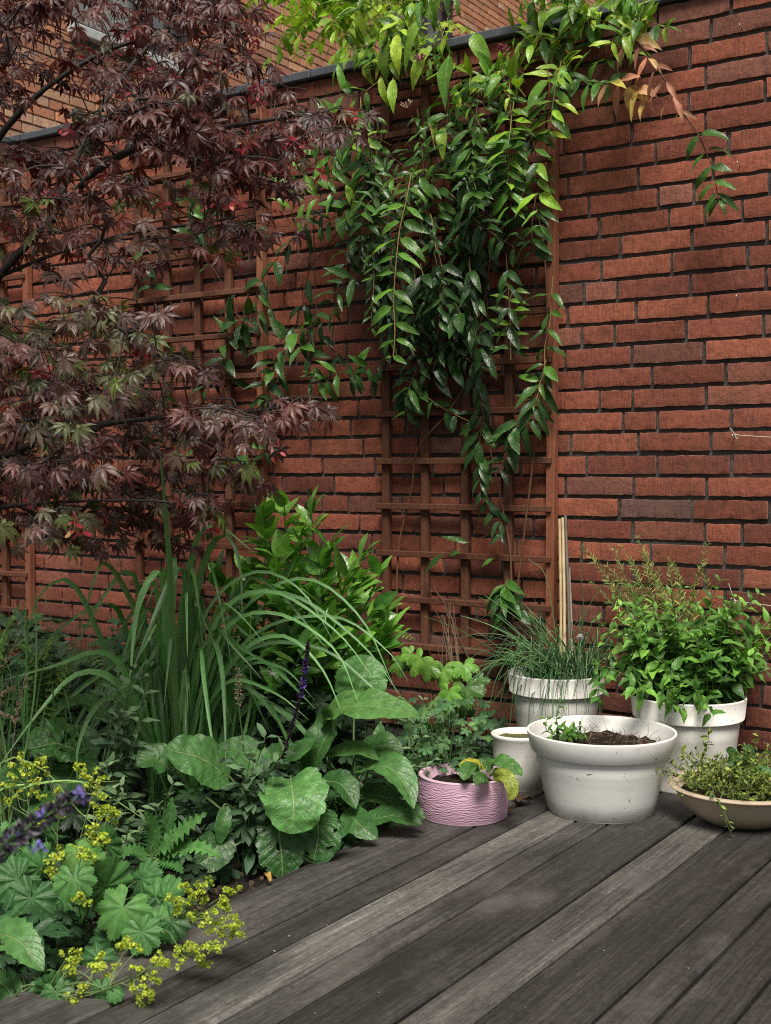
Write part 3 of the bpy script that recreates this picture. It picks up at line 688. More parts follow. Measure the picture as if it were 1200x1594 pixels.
# main woody stems from the soil
for px in ([(812, 1030, .05), (800, 960, .05), (790, 860, .055), (775, 760, .05), (752, 640, .05), (735, 500, .06), (720, 330, .06), (700, 200, .06), (680, 120, .05)],
           [(748, 1060, .04), (720, 1010, .05), (690, 940, .05), (660, 900, .05)],
           [(618, 1010, .04), (622, 860, .03), (640, 760, .03), (650, 700, .05), (700, 640, .06), (735, 560, .06), (760, 430, .07), (770, 300, .08), (760, 180, .08)],
           [(800, 960, .05), (830, 700, .05), (850, 560, .06), (850, 430, .06), (838, 330, .06), (790, 180, .06), (760, 90, .05)],
           [(640, 560, .05), (600, 400, .05), (590, 250, .05), (620, 130, .05)],
           [(690, 430, .06), (650, 300, .06), (560, 240, .07), (500, 215, .06)],
           [(760, 420, .06), (700, 300, .08), (690, 265, .09), (640, 180, .08)]):
    vstem(px, .0035, .0022, rv(.1, .5))
# the hanging bright shoot
p = vstem([(640, 270, .25), (633, 310, .27), (622, 360, .28), (616, 420, .29), (612, 470, .29), (615, 515, .29), (612, 555, .29)], .0018, .0016, .8, .001)
hs_leaves(F, p, .047, .105, lambda: rv(.55, .72), .12, outw=.1, both=False, jt=.07, tipsmall=True)
# the two hanging tails
p = vstem([(720, 470, .08), (738, 560, .09), (752, 620, .09), (745, 700, .09), (752, 760, .09), (775, 800, .08), (782, 830, .08)], .002, .0013, .3); hs_leaves(F, p, .036, .088, lambda: rv(.1, .42), .68, outw=.35)
p = vstem([(850, 560, .07), (835, 620, .09), (815, 660, .1), (795, 690, .1), (780, 730, .09)], .002, .0013, .8); hs_leaves(F, p, .034, .092, lambda: rv(.15, .45), .55, outw=.4)
p = vstem([(820, 650, .1), (800, 668, .12), (790, 675, .13)], .0015, .001, .5); hs_leaves(F, p, .02, .09, lambda: rv(.2, .4), .5, outw=.6)
p = vstem([(860, 430, .08), (858, 500, .09), (852, 540, .09), (845, 580, .09), (830, 620, .09)], .0022, .0018, .8); hs_leaves(F, p, .05, .085, lambda: rv(.4, .62), .2, both=False)
p = vstem([(795, 560, .1), (792, 510, .11), (795, 470, .12), (800, 450, .12)], .0015, .001, .95); hs_leaves(F, p, .032, .075, lambda: rv(.55, .78), .1, both=False, jt=.08)
p = vstem([(630, 590, .06), (650, 600, .08), (670, 620, .08), (700, 640, .08), (735, 655, .08), (752, 665, .08)], .002, .0014, .8); hs_leaves(F, p, .045, .075, lambda: rv(.2, .55), .55)
p = vstem([(700, 530, .07), (701, 560, .08), (703, 572, .08)], .0013, .001, .3); hs_leaves(F, p, .03, .095, .3, .6)
p = vstem([(640, 590, .07), (632, 605, .09), (625, 620, .09)], .0013, .001, .3); hs_leaves(F, p, .02, .075, lambda: rv(.1, .35), .75)
# low shoots near the foot
p = vstem([(790, 900, .06), (784, 925, .1), (790, 940, .12), (796, 950, .12)], .0016, .001, .4); hs_leaves(F, p, .014, .1, lambda: rv(.2, .45), .42, outw=.6, tipsmall=False)
p = vstem([(765, 830, .06), (740, 840, .06), (700, 855, .06), (672, 872, .07), (660, 900, .06), (672, 925, .05)], .0014, .001, .4)
for (x, y, dx, dy, r) in ((730, 845, -1, -.25, .45), (690, 862, -.8, .8, .4), (770, 868, -.6, .4, .55), (700, 864, .6, -.2, .5)):
    F.put(W(x, y, .07), nrm(np.array([dx, -.3, -dy])), nrm(OUT + UPV * .6), .085 if r < .5 else .05, (r, rv(), rv()))
# the dense curtain
poly = [(500, 250), (530, 150), (600, 110), (680, 120), (760, 110), (850, 90), (910, 95), (850, 150), (815, 200), (815, 300), (790, 420), (760, 520), (735, 560), (690, 520), (650, 560), (605, 540), (590, 440), (575, 360), (540, 300), (505, 300)]
def inside(x, y, po):
    c = False; j = len(po) - 1
    for i in range(len(po)):
        if (po[i][1] > y) != (po[j][1] > y) and x < (po[j][0]-po[i][0]) * (y-po[i][1]) / (po[j][1]-po[i][1]) + po[i][0]: c = not c
        j = i
    return c
def sample(po, n):
    xs = [q[0] for q in po]; ys = [q[1] for q in po]; o = []
    while len(o) < n:
        x, y = rv(min(xs), max(xs)), rv(min(ys), max(ys))
        if inside(x, y, po): o.append((x, y))
    return o
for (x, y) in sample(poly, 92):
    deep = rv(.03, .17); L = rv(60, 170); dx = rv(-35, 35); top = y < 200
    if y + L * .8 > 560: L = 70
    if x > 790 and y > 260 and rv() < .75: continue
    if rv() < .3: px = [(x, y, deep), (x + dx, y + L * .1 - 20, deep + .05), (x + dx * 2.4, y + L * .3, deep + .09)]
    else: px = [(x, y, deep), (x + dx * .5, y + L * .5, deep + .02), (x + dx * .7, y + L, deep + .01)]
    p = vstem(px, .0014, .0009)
    base = (.72 if y < 110 else .52 if y < 190 else .31 if y < 300 else .16) + deep * .8  # tone rises upward: new growth, and light from above put into the colour
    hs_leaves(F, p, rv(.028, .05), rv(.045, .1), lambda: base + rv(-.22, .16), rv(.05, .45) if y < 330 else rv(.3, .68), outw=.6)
# new growth over the coping, its top light put into the leaf colour
poly2 = [(550, 80), (575, -10), (690, -20), (650, 60), (690, 80), (740, 95), (800, 70), (830, -15), (1000, -15), (1000, 45), (900, 100), (820, 130), (700, 130), (600, 110)]
for (x, y) in sample(poly2, 46):
    deep = rv(-.03, .12); px = [(x, y + 30, deep), (x + rv(-30, 30), y, deep + .03), (x + rv(-60, 60), y + rv(-20, 30), deep + .08)]
    pts = curve([W(*q) for q in px], 8); SM.tube(pts, .0014, .0009, 5, (.9, .5, .5))
    hs_leaves(F, pts, .034, rv(.06, .11), lambda: rv(.5, .98), rv(.15, .55), outw=.5)
for (x, y, dx, dy, L, r) in ((605, 55, -.12, 1, .15, .8), (618, 50, .1, 1, .13, .95), (655, 25, -.35, 1, .16, .75), (668, 70, -.5, 1, .14, .85), (700, 80, .0, 1, .17, .62), (592, 118, .3, 1, .1, .9), (612, 120, .1, 1, .11, .8), (688, 195, .15, 1, .105, .85), (678, 185, .0, 1, .07, .95), (735, 50, .6, 1, .13, .7)):
    F.put(W(x, y, .17), nrm(np.array([dx, -.25, -dy])), nrm(OUT + np.array([.3 * rv(-1, 1), 0, .3])), L, (r, rv(), rv()), sx=1.05)
for px, tone in (([(795, 170, .16), (797, 220, .17), (793, 270, .18), (795, 320, .18)], .5), ([(850, 90, .12), (858, 150, .14), (852, 200, .14)], .55), ([(835, 300, .12), (826, 350, .13), (830, 390, .13)], .3), ([(700, 300, .19), (745, 345, .19), (800, 385, .17)], .3), ([(680, 380, .18), (690, 440, .18), (684, 500, .17)], .25), ([(590, 190, .16), (580, 240, .17), (585, 290, .17)], .45), ([(540, 200, .14), (520, 240, .15), (512, 280, .15)], .5), ([(560, 200, .12), (520, 190, .15), (480, 200, .16)], .5), ([(560, 230, .12), (510, 240, .15), (470, 270, .15), (440, 300, .15)], .55), ([(560, 260, .1), (540, 320, .12), (500, 350, .13)], .45), ([(600, 120, .12), (550, 150, .15), (520, 140, .16)], .6), ([(580, 330, .1), (545, 380, .1), (540, 430, .1)], .3), ([(655, 560, .1), (640, 600, .11), (632, 640, .11)], .4), ([(575, 420, .1), (540, 440, .12), (520, 470, .12)], .3)):
    p = vstem(px, .0018, .001, rv(.4, .8), .002); hs_leaves(F, p[2:], .036, rv(.085, .1), lambda: tone + rv(-.1, .12), .3, outw=.3, both=False, jt=.12)
# left outliers
p = vstem([(560, 270, .1), (520, 300, .14), (470, 318, .17), (455, 325, .17)], .0018, .001, .6); hs_leaves(F, p, .05, .1, lambda: rv(.5, .85), .15, jt=.15)
p = vstem([(560, 250, .08), (575, 290, .12), (580, 305, .13)], .0014, .001, .8); hs_leaves(F, p, .03, .09, lambda: rv(.7, .9), .25)
for px in ([(640, 200, .05), (560, 290, .05), (480, 350, .05), (415, 425, .05), (395, 470, .05)], [(575, 290, .05), (520, 370, .05), (480, 420, .06), (470, 480, .06), (440, 560, .05), (430, 640, .04), (400, 780, .04)], [(488, 330, .05), (490, 450, .06), (500, 520, .06), (560, 580, .06), (620, 570, .06)]):
    p = vstem(px, .0022, .0014, .15)
    hs_leaves(F, p[len(p)//4:], .085, .085, lambda: rv(.05, .4), .6, outw=.3)
p = vstem([(470, 600, .06), (510, 590, .08), (545, 575, .08), (590, 570, .08)], .0016, .001, .3); hs_leaves(F, p, .04, .09, lambda: rv(.3, .6), .4)
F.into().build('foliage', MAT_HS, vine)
# arching pink shoot over the bare wall
FP = Foliage(HST[:5]); FG = Foliage(HST)
p = vstem([(890, 25, .05), (945, 35, .1), (985, 62, .14), (1015, 95, .16), (1035, 125, .16), (1050, 150, .15), (1060, 172, .14)], .0026, .0021, .25, .001); hs_leaves(FP, p[12:], .047, .092, lambda: rv(0, .75), .55, outw=.3, both=False, sxf=.72)
p2 = vstem([(1060, 172, .14), (1085, 205, .13), (1100, 240, .12), (1112, 275, .12), (1118, 310, .12)], .0021, .0013, .25, .001); hs_leaves(FG, p2[4:], .043, .08, lambda: rv(.36, .5), .2, outw=.1, both=False, jt=.08); hs_leaves(FG, p2[-6:], .016, .07, lambda: rv(.4, .5), .55, outw=.15, jt=.15)
p = vstem([(870, 110, .08), (905, 125, .11), (940, 130, .12), (985, 135, .13), (1005, 150, .13)], .0015, .001, .3, .001); hs_leaves(FG, p[:18], .034, .09, lambda: rv(.35, .55), .3); hs_leaves(FP, p[14:], .035, .1, lambda: rv(.1, .8), .5, both=False)
FP.into().build('young_foliage', MAT_HSY, vine); FG.into().build('overhanging_foliage', MAT_HS, vine)
SM.build('stem', MAT_VSTEM, vine)
MAT_BUD = flat_mat('honeysuckle_flower_mat', [(0, (.35, .06, .12)), (.6, (.5, .2, .25)), (1, (.5, .38, .25))])
for (x, y, o, tone) in ((782, 82, .2, .1), (635, 168, .2, .8), (655, 95, .19, .3)):
    m = M(); c = W(x, y, o)
    for q in range(16):
        d = nrm(np.array([rv(-1, 1), rv(-1, .3), rv(.1, 1)])); m.tube([c, c + d * .012, c + d * rv(.018, .026) + UPV * .003], [.0008, .0012, .0022], sides=5, var=(tone + rv(-.1, .2), rv(), rv()))
    m.build('flower_cluster', MAT_BUD, vine)

# a second climber on the middle trellis
v2 = thing('climbing_vine', W(400, 900, .03), 'sparse dark green climber on the middle trellis, half hidden behind the maple', 'climbing plant')
F = Foliage(HST); SM = M()
for px in ([(400, 850, .04), (410, 700, .05), (420, 600, .06), (440, 540, .07), (480, 510, .08), (515, 500, .09)], [(380, 800, .04), (360, 640, .05), (350, 540, .05), (380, 500, .07), (420, 480, .07)], [(410, 600, .05), (380, 500, .06), (350, 480, .06)],
           [(250, 520, .04), (238, 440, .06), (225, 390, .06)], [(330, 760, .05), (310, 690, .08), (300, 660, .09)], [(370, 800, .05), (390, 740, .07), (380, 690, .07)], [(345, 440, .06), (330, 420, .08), (325, 410, .08)], [(360, 640, .05), (340, 590, .06), (320, 600, .08)],
           [(420, 470, .06), (405, 300, .05), (395, 260, .06), (405, 255, .08)], [(420, 520, .08), (470, 540, .1), (490, 570, .1)], [(300, 420, .05), (290, 380, .06), (330, 330, .07), (280, 300, .07)], [(470, 780, .05), (465, 770, .08), (480, 775, .08)], [(300, 840, .06), (320, 800, .08), (330, 810, .08)]):
    p = vstem(px, .0017, .001, .3); hs_leaves(F, p[len(p)//3:], .042, rv(.08, .105), lambda: rv(.08, .52), .5, outw=.4)
F.into().build('foliage', MAT_HS, v2); SM.build('stem', MAT_VSTEM, v2)

# wisteria behind the wall, in the light
wis = thing('wisteria', W(640, 20, -1.1) * np.array([1, 1, 0]) + np.array([0, 0, -.2]), 'bright yellow green wisteria hanging in the light behind the wall coping', 'climbing plant')
MAT_WIS = leaf_mat('wisteria_leaf_mat', [(0, (.1, .2, .03)), (.5, (.2, .34, .04)), (1, (.36, .46, .07))], .5, .4, (.3, .4, .1), .2, 5, 2, .2)
WT = [leaf(rv(.36, .44), 5, 2, .2, rv(.2, .7), .8, 1.0, .02, .04, seed=40 + k) for k in range(4)]
F = Foliage(WT); SM = M()
root = W(650, 20, -1.1); SM.tube(curve([root * np.array([1, 1, 0]), root * np.array([1, 1, .6]) + np.array([.05, 0, 0]), root], 8), .02, .008, 7, (.2, .5, .5))
for q in range(30):
    x, y = rv(490, 625), rv(-70, 60)
    if x < 570 and y > 10: y = rv(-60, 5)
    o = -rv(.5, 1.5); tip = W(x, y, o); mid = (tip + root) / 2 + np.array([0, 0, rv(.02, .15)]) ; SM.tube(curve([root, mid, tip], 6), .003, .0015, 5, (.5, .5, .5))
    for k in range(4):
        base = tip + jit(.06); d = nrm(np.array([rv(-1, 1), rv(-1, .4), rv(-.5, .3)])); L = rv(.16, .26); dr = rv(.2, .6)
        rc = [base + d * L * t - UPV * dr * L * t * t for t in np.linspace(0, 1, 7)]; SM.tube(rc, .0011, .0006, 4, (.95, .5, .5)); tone = rv(.1, .9)
        for i in range(1, 7):
            tg = nrm(rc[min(i+1, 6)] - rc[i-1]); sd = nrm(np.cross(tg, UPV) + 1e-3)
            for sg in ((-1, 1) if i < 6 else (0,)): F.put(rc[i], nrm(sd * sg * .9 + tg * .5 - UPV * .3 + jit(.12)), UPV + jit(.3), rv(.05, .075), (tone + rv(-.15, .15), rv(), rv()))
for px in ([(470, 40, -.9), (468, 70, -.9), (478, 88, -.9)], [(468, 0, -1), (472, 30, -.95), (478, 50, -.9)], [(700, 20, -.9), (690, 50, -.8), (680, 90, -.7)], [(660, 30, -.8), (640, 60, -.7), (650, 100, -.6)]):
    rc = curve([W(*q) for q in px], 7); SM.tube(rc, .0012, .0008, 4, (.9, .5, .5))
    for i in range(3, len(rc), 2):
        for sg in (-1, 1): F.put(rc[i], nrm(np.array([sg, -.3, -.4]) + jit(.2)), UPV + OUT * .5 + jit(.3), rv(.05, .07), (rv(.4, .9), rv(), rv()))
F.into().build('foliage', MAT_WIS, wis); SM.build('stem', MAT_VSTEM, wis)

# ================================================================ JAPANESE MAPLE
MAT_MAPLE = leaf_mat('maple_leaf_mat', [(0, (.022, .006, .007)), (.25, (.06, .014, .012)), (.42, (.072, .024, .022)), (.55, (.092, .048, .052)), (.68, (.085, .062, .055)), (.82, (.062, .085, .028)), (1, (.08, .15, .025))], .42, .24, (.15, .06, .05), .35, 3, 1.5, .25, .45, tcol=(2.6, 1.0, .5), rib=.08)
MAT_BARK = stem_mat('maple_bark_mat', [(0, (.02, .016, .014)), (.6, (.06, .05, .045)), (1, (.1, .09, .08))], .75)
MAT_SAMARA = flat_mat('maple_seed_mat', [(0, (.38, .04, .06)), (.6, (.5, .1, .1)), (1, (.5, .32, .14))], .5, .3)
tree_root = P(-150, 1250, 3.05); tree_root[2] = -.1
tree = thing('maple_tree', tree_root, 'purple leaved Japanese maple filling the left side, with red winged seeds', 'tree')
MT = [maple(k) for k in range(9)]
regions = [
    ([(-120, -60), (380, -60), (400, 20), (420, 70), (380, 110), (330, 120), (250, 120), (140, 150), (110, 110), (40, 110), (20, 180), (-120, 190)], 195, (2.3, 3.4), .26, .3),
    ([(120, 140), (430, 120), (480, 160), (555, 170), (545, 190), (440, 240), (330, 260), (200, 240), (120, 210)], 105, (2.3, 3.2), .38, .3),
    ([(-60, 190), (200, 230), (420, 250), (450, 300), (420, 370), (390, 390), (260, 410), (-60, 420)], 90, (2.3, 3.5), .5, .3),
    ([(-150, 430), (180, 455), (250, 470), (330, 540), (325, 560), (200, 620), (-150, 600)], 112, (2.2, 3.2), .7, .3),
    ([(-150, 580), (200, 590), (280, 610), (440, 615), (480, 612), (500, 622), (400, 680), (320, 690), (-150, 720)], 105, (2.2, 3.1), .56, .26),
    ([(-150, 700), (250, 700), (400, 720), (375, 770), (300, 800), (285, 850), (180, 835), (-150, 850)], 115, (2.2, 3.1), .6, .28),
    ([(-330, -420), (60, -420), (30, -40), (-160, -40), (-170, 760), (-330, 760)], 330, (2.2, 3.8), .3, .2),  # unseen crown up and left, added and shaped to shade the left wall
]
nodes = []; par = []; NL = 0
def limb(pts):
    prev = None
    for p in resample(curve(pts, 8), .06):
        if prev is None and nodes:
            k = int(np.argmin([np.linalg.norm(p - q) for q in nodes])); par.append(k)
        else: par.append(prev if prev is not None else -1)
        nodes.append(np.array(p)); prev = len(nodes) - 1
limb([tree_root, P(-145, 1000, 3.05), P(-120, 800, 3.05), P(-105, 620, 3.0)])
limb([P(-105, 620, 3.0), P(-40, 490, 2.95), P(10, 415, 2.9), P(70, 350, 2.9), P(112, 265, 2.95), P(150, 180, 3.0), P(215, 90, 3.1), P(290, 10, 3.15)])
limb([P(60, 360, 2.9), P(100, 325, 2.85), P(150, 265, 2.75), P(250, 215, 2.7), P(370, 195, 2.7), P(470, 178, 2.75)])
limb([P(-105, 620, 3.0), P(-100, 400, 2.95), P(-20, 240, 2.8), P(80, 130, 2.75), P(220, 60, 2.8), P(370, 60, 2.9)])
limb([P(-20, 240, 2.8), P(40, 60, 2.8), P(90, -150, 2.8), P(120, -350, 2.9)])
limb([P(-105, 620, 3.0), P(-200, 350, 3.2), P(-220, 50, 3.3), P(-150, -250, 3.4)])
limb([P(-110, 660, 3.0), P(0, 560, 2.75), P(110, 510, 2.6), P(220, 500, 2.5), P(300, 535, 2.45)])
limb([P(-120, 780, 3.05), P(-10, 720, 2.8), P(110, 670, 2.65), P(250, 650, 2.6), P(400, 640, 2.65), P(470, 625, 2.7)])
limb([P(-120, 820, 3.05), P(0, 790, 2.7), P(130, 780, 2.55), P(250, 780, 2.5), P(330, 790, 2.5)])
limb([P(0, 430, 2.9), P(100, 390, 2.95), P(220, 360, 3.0), P(330, 345, 3.05), P(400, 330, 3.05)])
NL = len(nodes)
sprays = []
for po, n, zr, tone, spread in regions:
    for (x, y) in sample(po, n): sprays.append((P(x, y, rv(2.85, 3.2) if 170 < x < 285 and y > 600 else rv(*zr)), min(.86, tone + rng.normal(0, spread * .5)), x, y))
sprays += [(P(*q), t, q[0], q[1]) for q, t in (((512, 172, 2.75), .25), ((540, 178, 2.76), .25), ((470, 620, 2.7), .55), ((440, 640, 2.68), .52), ((405, 650, 2.66), .6), ((360, 640, 2.65), .5), ((340, 700, 2.62), .5), ((430, 190, 2.7), .35), ((395, 355, 3.0), .6), ((375, 345, 3.02), .6))]
order = sorted(range(len(sprays)), key=lambda k: min(np.linalg.norm(sprays[k][0] - q) for q in nodes))
F = Foliage(MT); tips = []; seeds = []
for k in order:
    p, tone, x, y = sprays[k]; arr = np.array(nodes); d = np.linalg.norm(arr - p, axis=1) + .25 * np.maximum(0, arr[:, 2] - p[2]); i = int(np.argmin(d)); q = nodes[i]
    L = np.linalg.norm(p - q); n = max(2, int(L / .055)); prev = i
    cv = curve([q, (q + p) / 2 + UPV * L * .1 + jit(L * .05), p], max(2, n // 2))
    for c in cv[1:]: nodes.append(c); par.append(prev); prev = len(nodes) - 1
    dirn = nrm(nrm(p - q) * .8 + _rt * .5 + jit(.25)); dirn[2] = dirn[2] * .3 - .12; dirn = nrm(dirn); tips.append(prev)
    side = nrm(np.cross(dirn, UPV)); tw = rv(.07, .11)
    for (al, sg, sc) in ((.15, -1, .8), (.15, 1, .8), (.6, -1, 1), (.6, 1, 1), (1., 0, 1.05)):
        if rv() < .06: continue
        b = p + dirn * tw * (al - .6) - UPV * .01 * al; ld = nrm(dirn * (.6 if sg else 1.) + side * sg * .9 - UPV * rv(.35, 1.0) + jit(.22)); n_ = nrm(UPV * .75 + TOCAM * .75 + jit(.3))
        size = rv(.028, .042) * sc; F.put(b + ld * size * .45, ld, n_, size, (min(1, max(0, tone + rng.normal(0, .1))), rv(), rv()))
    e = p + dirn * tw * .4; nodes.append(e); par.append(prev)
    if (y < 310 and x > 120 and rv() < .42) or (y > 310 and rv() < .12): seeds.append(p + dirn * tw * rv(.3, 1.) - UPV * .025 + TOCAM * .03)
F.into().build('crown', MAT_MAPLE, tree)
# branch thickness by what each carries
cnt = np.zeros(len(nodes))
for i in range(len(nodes) - 1, -1, -1):
    cnt[i] += 1
    if par[i] >= 0: cnt[par[i]] += cnt[i]
# one tube per run of unbranched segments
best = {}
for i in range(len(nodes)):
    if par[i] >= 0 and (par[i] not in best or cnt[i] > cnt[best[par[i]]]): best[par[i]] = i
TR = M(); BR = M(); seen = set()
for i in range(len(nodes)):
    if par[i] >= 0 and best.get(par[i]) == i: continue
    ch = ([par[i]] if par[i] >= 0 else []) + [i]
    while ch[-1] in best: ch.append(best[ch[-1]])
    if len(ch) < 2: continue
    lim = .0095 if i < NL else .0017
    r = np.array([min(lim, .0007 * cnt[c]**.4) for c in ch]); r[0] = min(r[0], r[1] * 1.2)
    (TR if par[i] < 0 else BR).tube(np.array([nodes[c] for c in ch]), r, sides=6, var=(rv(0, .4), .5, .5))
TR.build('trunk', MAT_BARK, tree); BR.build('branches', MAT_BARK, tree)
def samara(c, k):
    m = M(); T = leaf(.4, 4, 2, .1, .5, 1.1, .7, .0, 0, seed=900 + k)
    for q in range(int(rng.integers(3, 6))):
        a = rv(0, 6.28); o = c + np.array([math.cos(a), math.sin(a), 0]) * rv(.004, .014) - UPV * rv(0, .02); t = rv(0, 1)**2
        m.tube([c + UPV * .02, o], .0005, .0005, 4, (.2, .5, .5))
        for sg in (-1, 1):
            d = nrm(np.array([math.cos(a + .9), math.sin(a + .9), 0]) * sg - UPV * rv(.2, .9)); m.inst(T, frame(d, jit(1), rv(.016, .025))[None], o[None], np.array([[t, rv(), rv()]]))
    m.build('seed_cluster', MAT_SAMARA, tree)
for k, c in enumerate(seeds[:95]): samara(c, k)
# ================================================================ THE BED
def bleaf(m, pts, width, nh, cup=.25, ruf=.06, p=.55, q=.75, vr=None, n=22, cols=10, slant=.25, quilt=.02, side=7, serr=0.0, droopedge=0.0, holes=False):
    """one big leaf laid along a curve in space"""
    c = resample(curve(pts, 10), 1e9) if False else curve(pts, 10); d = np.linalg.norm(np.diff(c, axis=0), axis=1); cum = np.concatenate([[0], np.cumsum(d)]); sN = np.linspace(0, cum[-1], n + 1)
    c = np.stack([np.interp(sN, cum, c[:, k]) for k in range(3)], -1); T = np.gradient(c, axis=0); V = []; U = []; F = []
    ph = rv(0, 6); ph2 = rv(0, 6); tm = p / (p + q); mx = tm**p * (1 - tm)**q; vr = vr or (rv(), rv(), rv())
    for i in range(n + 1):
        t = i / n; tg = nrm(T[i]); x = nrm(np.cross(tg, nh)); z = np.cross(x, tg); w = .5 * width * max(t, .012)**p * max(1 - t, 1e-3)**q / mx
        for j in range(cols + 1):
            s = -1 + 2 * j / cols; a = abs(s); e = 1 + serr * ((i % 2) - .5) * (a > .95)
            vein = math.cos(2 * pi * side * (t - a * .3))
            e *= 1 + .07 * mnoise.noise((t * 9 + ph, s * 2, ph2)) * (a > .7) + .11 * mnoise.noise((t * 30 + ph, s, ph)) * (a > .95)
            off = quilt * 2.2 * w * mnoise.noise((t * 12 + ph, s * 4.5, ph2)) + cup * a * w - droopedge * a * a * w + ruf * w * a * a * math.sin(t * 13 + ph + (2 if s > 0 else 0) + 1.7 * math.sin(t * 7 + ph2)) + quilt * w * vein * min(a * 3, 1) * (1 - a * .5)
            V.append(c[i] + x * s * w * e + z * off - tg * slant * a * a * w * (1 - t)); U.append((.5 + .5 * s, t))
    k = cols + 1
    for i in range(n):
        for j in range(cols):
            if holes and mnoise.noise((i * 9.5 / n + ph, j * 6.5 / cols, ph2)) > .5 and abs(j - cols / 2 + .5) > 1: continue
            F.append((i*k+j, i*k+j+1, (i+1)*k+j+1, (i+1)*k+j))
    m.add(V, np.array(F), U, vr)
MAT_BROAD = leaf_mat('broad_leaf_mat', [(0, (.012, .042, .014)), (.4, (.034, .11, .033)), (.7, (.068, .185, .058)), (1, (.12, .25, .06))], .4, .18, (.26, .38, .14), .72, 9, 3.2, .8, .42, spot=.35, spotcol=(.1, .08, .03), rib=.028, mott=.65)
MAT_GSTEM = stem_mat('green_stem_mat', [(0, (.02, .05, .02)), (.5, (.07, .14, .04)), (.8, (.15, .22, .08)), (1, (.1, .04, .06))], .55)
def broad(name, root, lab, leaves, cat='plant', mat=None):
    t = thing(name, root, lab, cat); m = M(); st = M()
    for (pts, w, nh, r, kw) in leaves:
        p3 = [P(*q) for q in pts]; nhv = nrm(nh[0] * TOCAM + nh[1] * UPV + nh[2] * _rt)
        bleaf(m, p3, w, nhv, vr=(r, rv(.3, .8), rv()), **kw)
        b = p3[0]; d = nrm(p3[1] - p3[0]); r0 = np.array(root) + jit(.012) * [1, 1, 0]
        st.tube(curve([r0, (r0 + b) / 2 + np.array([0, 0, .015]) - d * .01, b - d * .004, b + d * .02], 7), .0034, .0022, 6, (.6, .5, .5))
    m.build('foliage', mat or MAT_BROAD, t); st.build('stem', MAT_GSTEM, t); return t
K = lambda **k: k
rA = P(450, 1330, 2.7); rA[2] = -.05
broad('dock_plant', rA, 'low plant with large round crinkled leaf hanging at the deck edge, pale midribs', [
    ([(452, 1212, 2.63), (457, 1250, 2.57), (453, 1298, 2.56)], .142, (1, .35, .0), .66, K(p=.42, q=.5, slant=.55, cup=.12, ruf=.09, side=8, quilt=.03, n=30, cols=14)),
    ([(430, 1270, 2.64), (437, 1320, 2.6), (440, 1366, 2.59)], .1, (1, .2, .1), .22, K(p=.5, q=.45, cup=.1, holes=True, n=60, cols=34)),
    ([(492, 1262, 2.64), (496, 1300, 2.61), (487, 1344, 2.6)], .098, (1, .3, -.1), .35, K(p=.5, q=.5, cup=.1, holes=True, n=60, cols=34)),
    ([(356, 1209, 2.74), (312, 1180, 2.7), (256, 1166, 2.68)], .115, (.75, .8, 0), .62, K(p=.5, q=.55, ruf=.12, cup=.05, quilt=.035, n=28, cols=14)),
    ([(405, 1205, 2.76), (378, 1172, 2.8), (340, 1160, 2.82)], .09, (.6, .9, 0), .6, K()),
    ([(352, 1255, 2.62), (346, 1285, 2.6), (342, 1315, 2.6)], .034, (1, .2, .3), .45, K()),
    ([(350, 1300, 2.62), (325, 1335, 2.58), (298, 1352, 2.56)], .08, (.8, .6, .2), .15, K()),
    ([(260, 1195, 2.7), (238, 1180, 2.7), (212, 1192, 2.68)], .075, (.7, .8, 0), .5, K()),
    ([(470, 1290, 2.66), (520, 1300, 2.62), (550, 1275, 2.62)], .05, (.6, .9, 0), .3, K())])
rB = P(545, 1285, 2.95); rB[2] = -.05
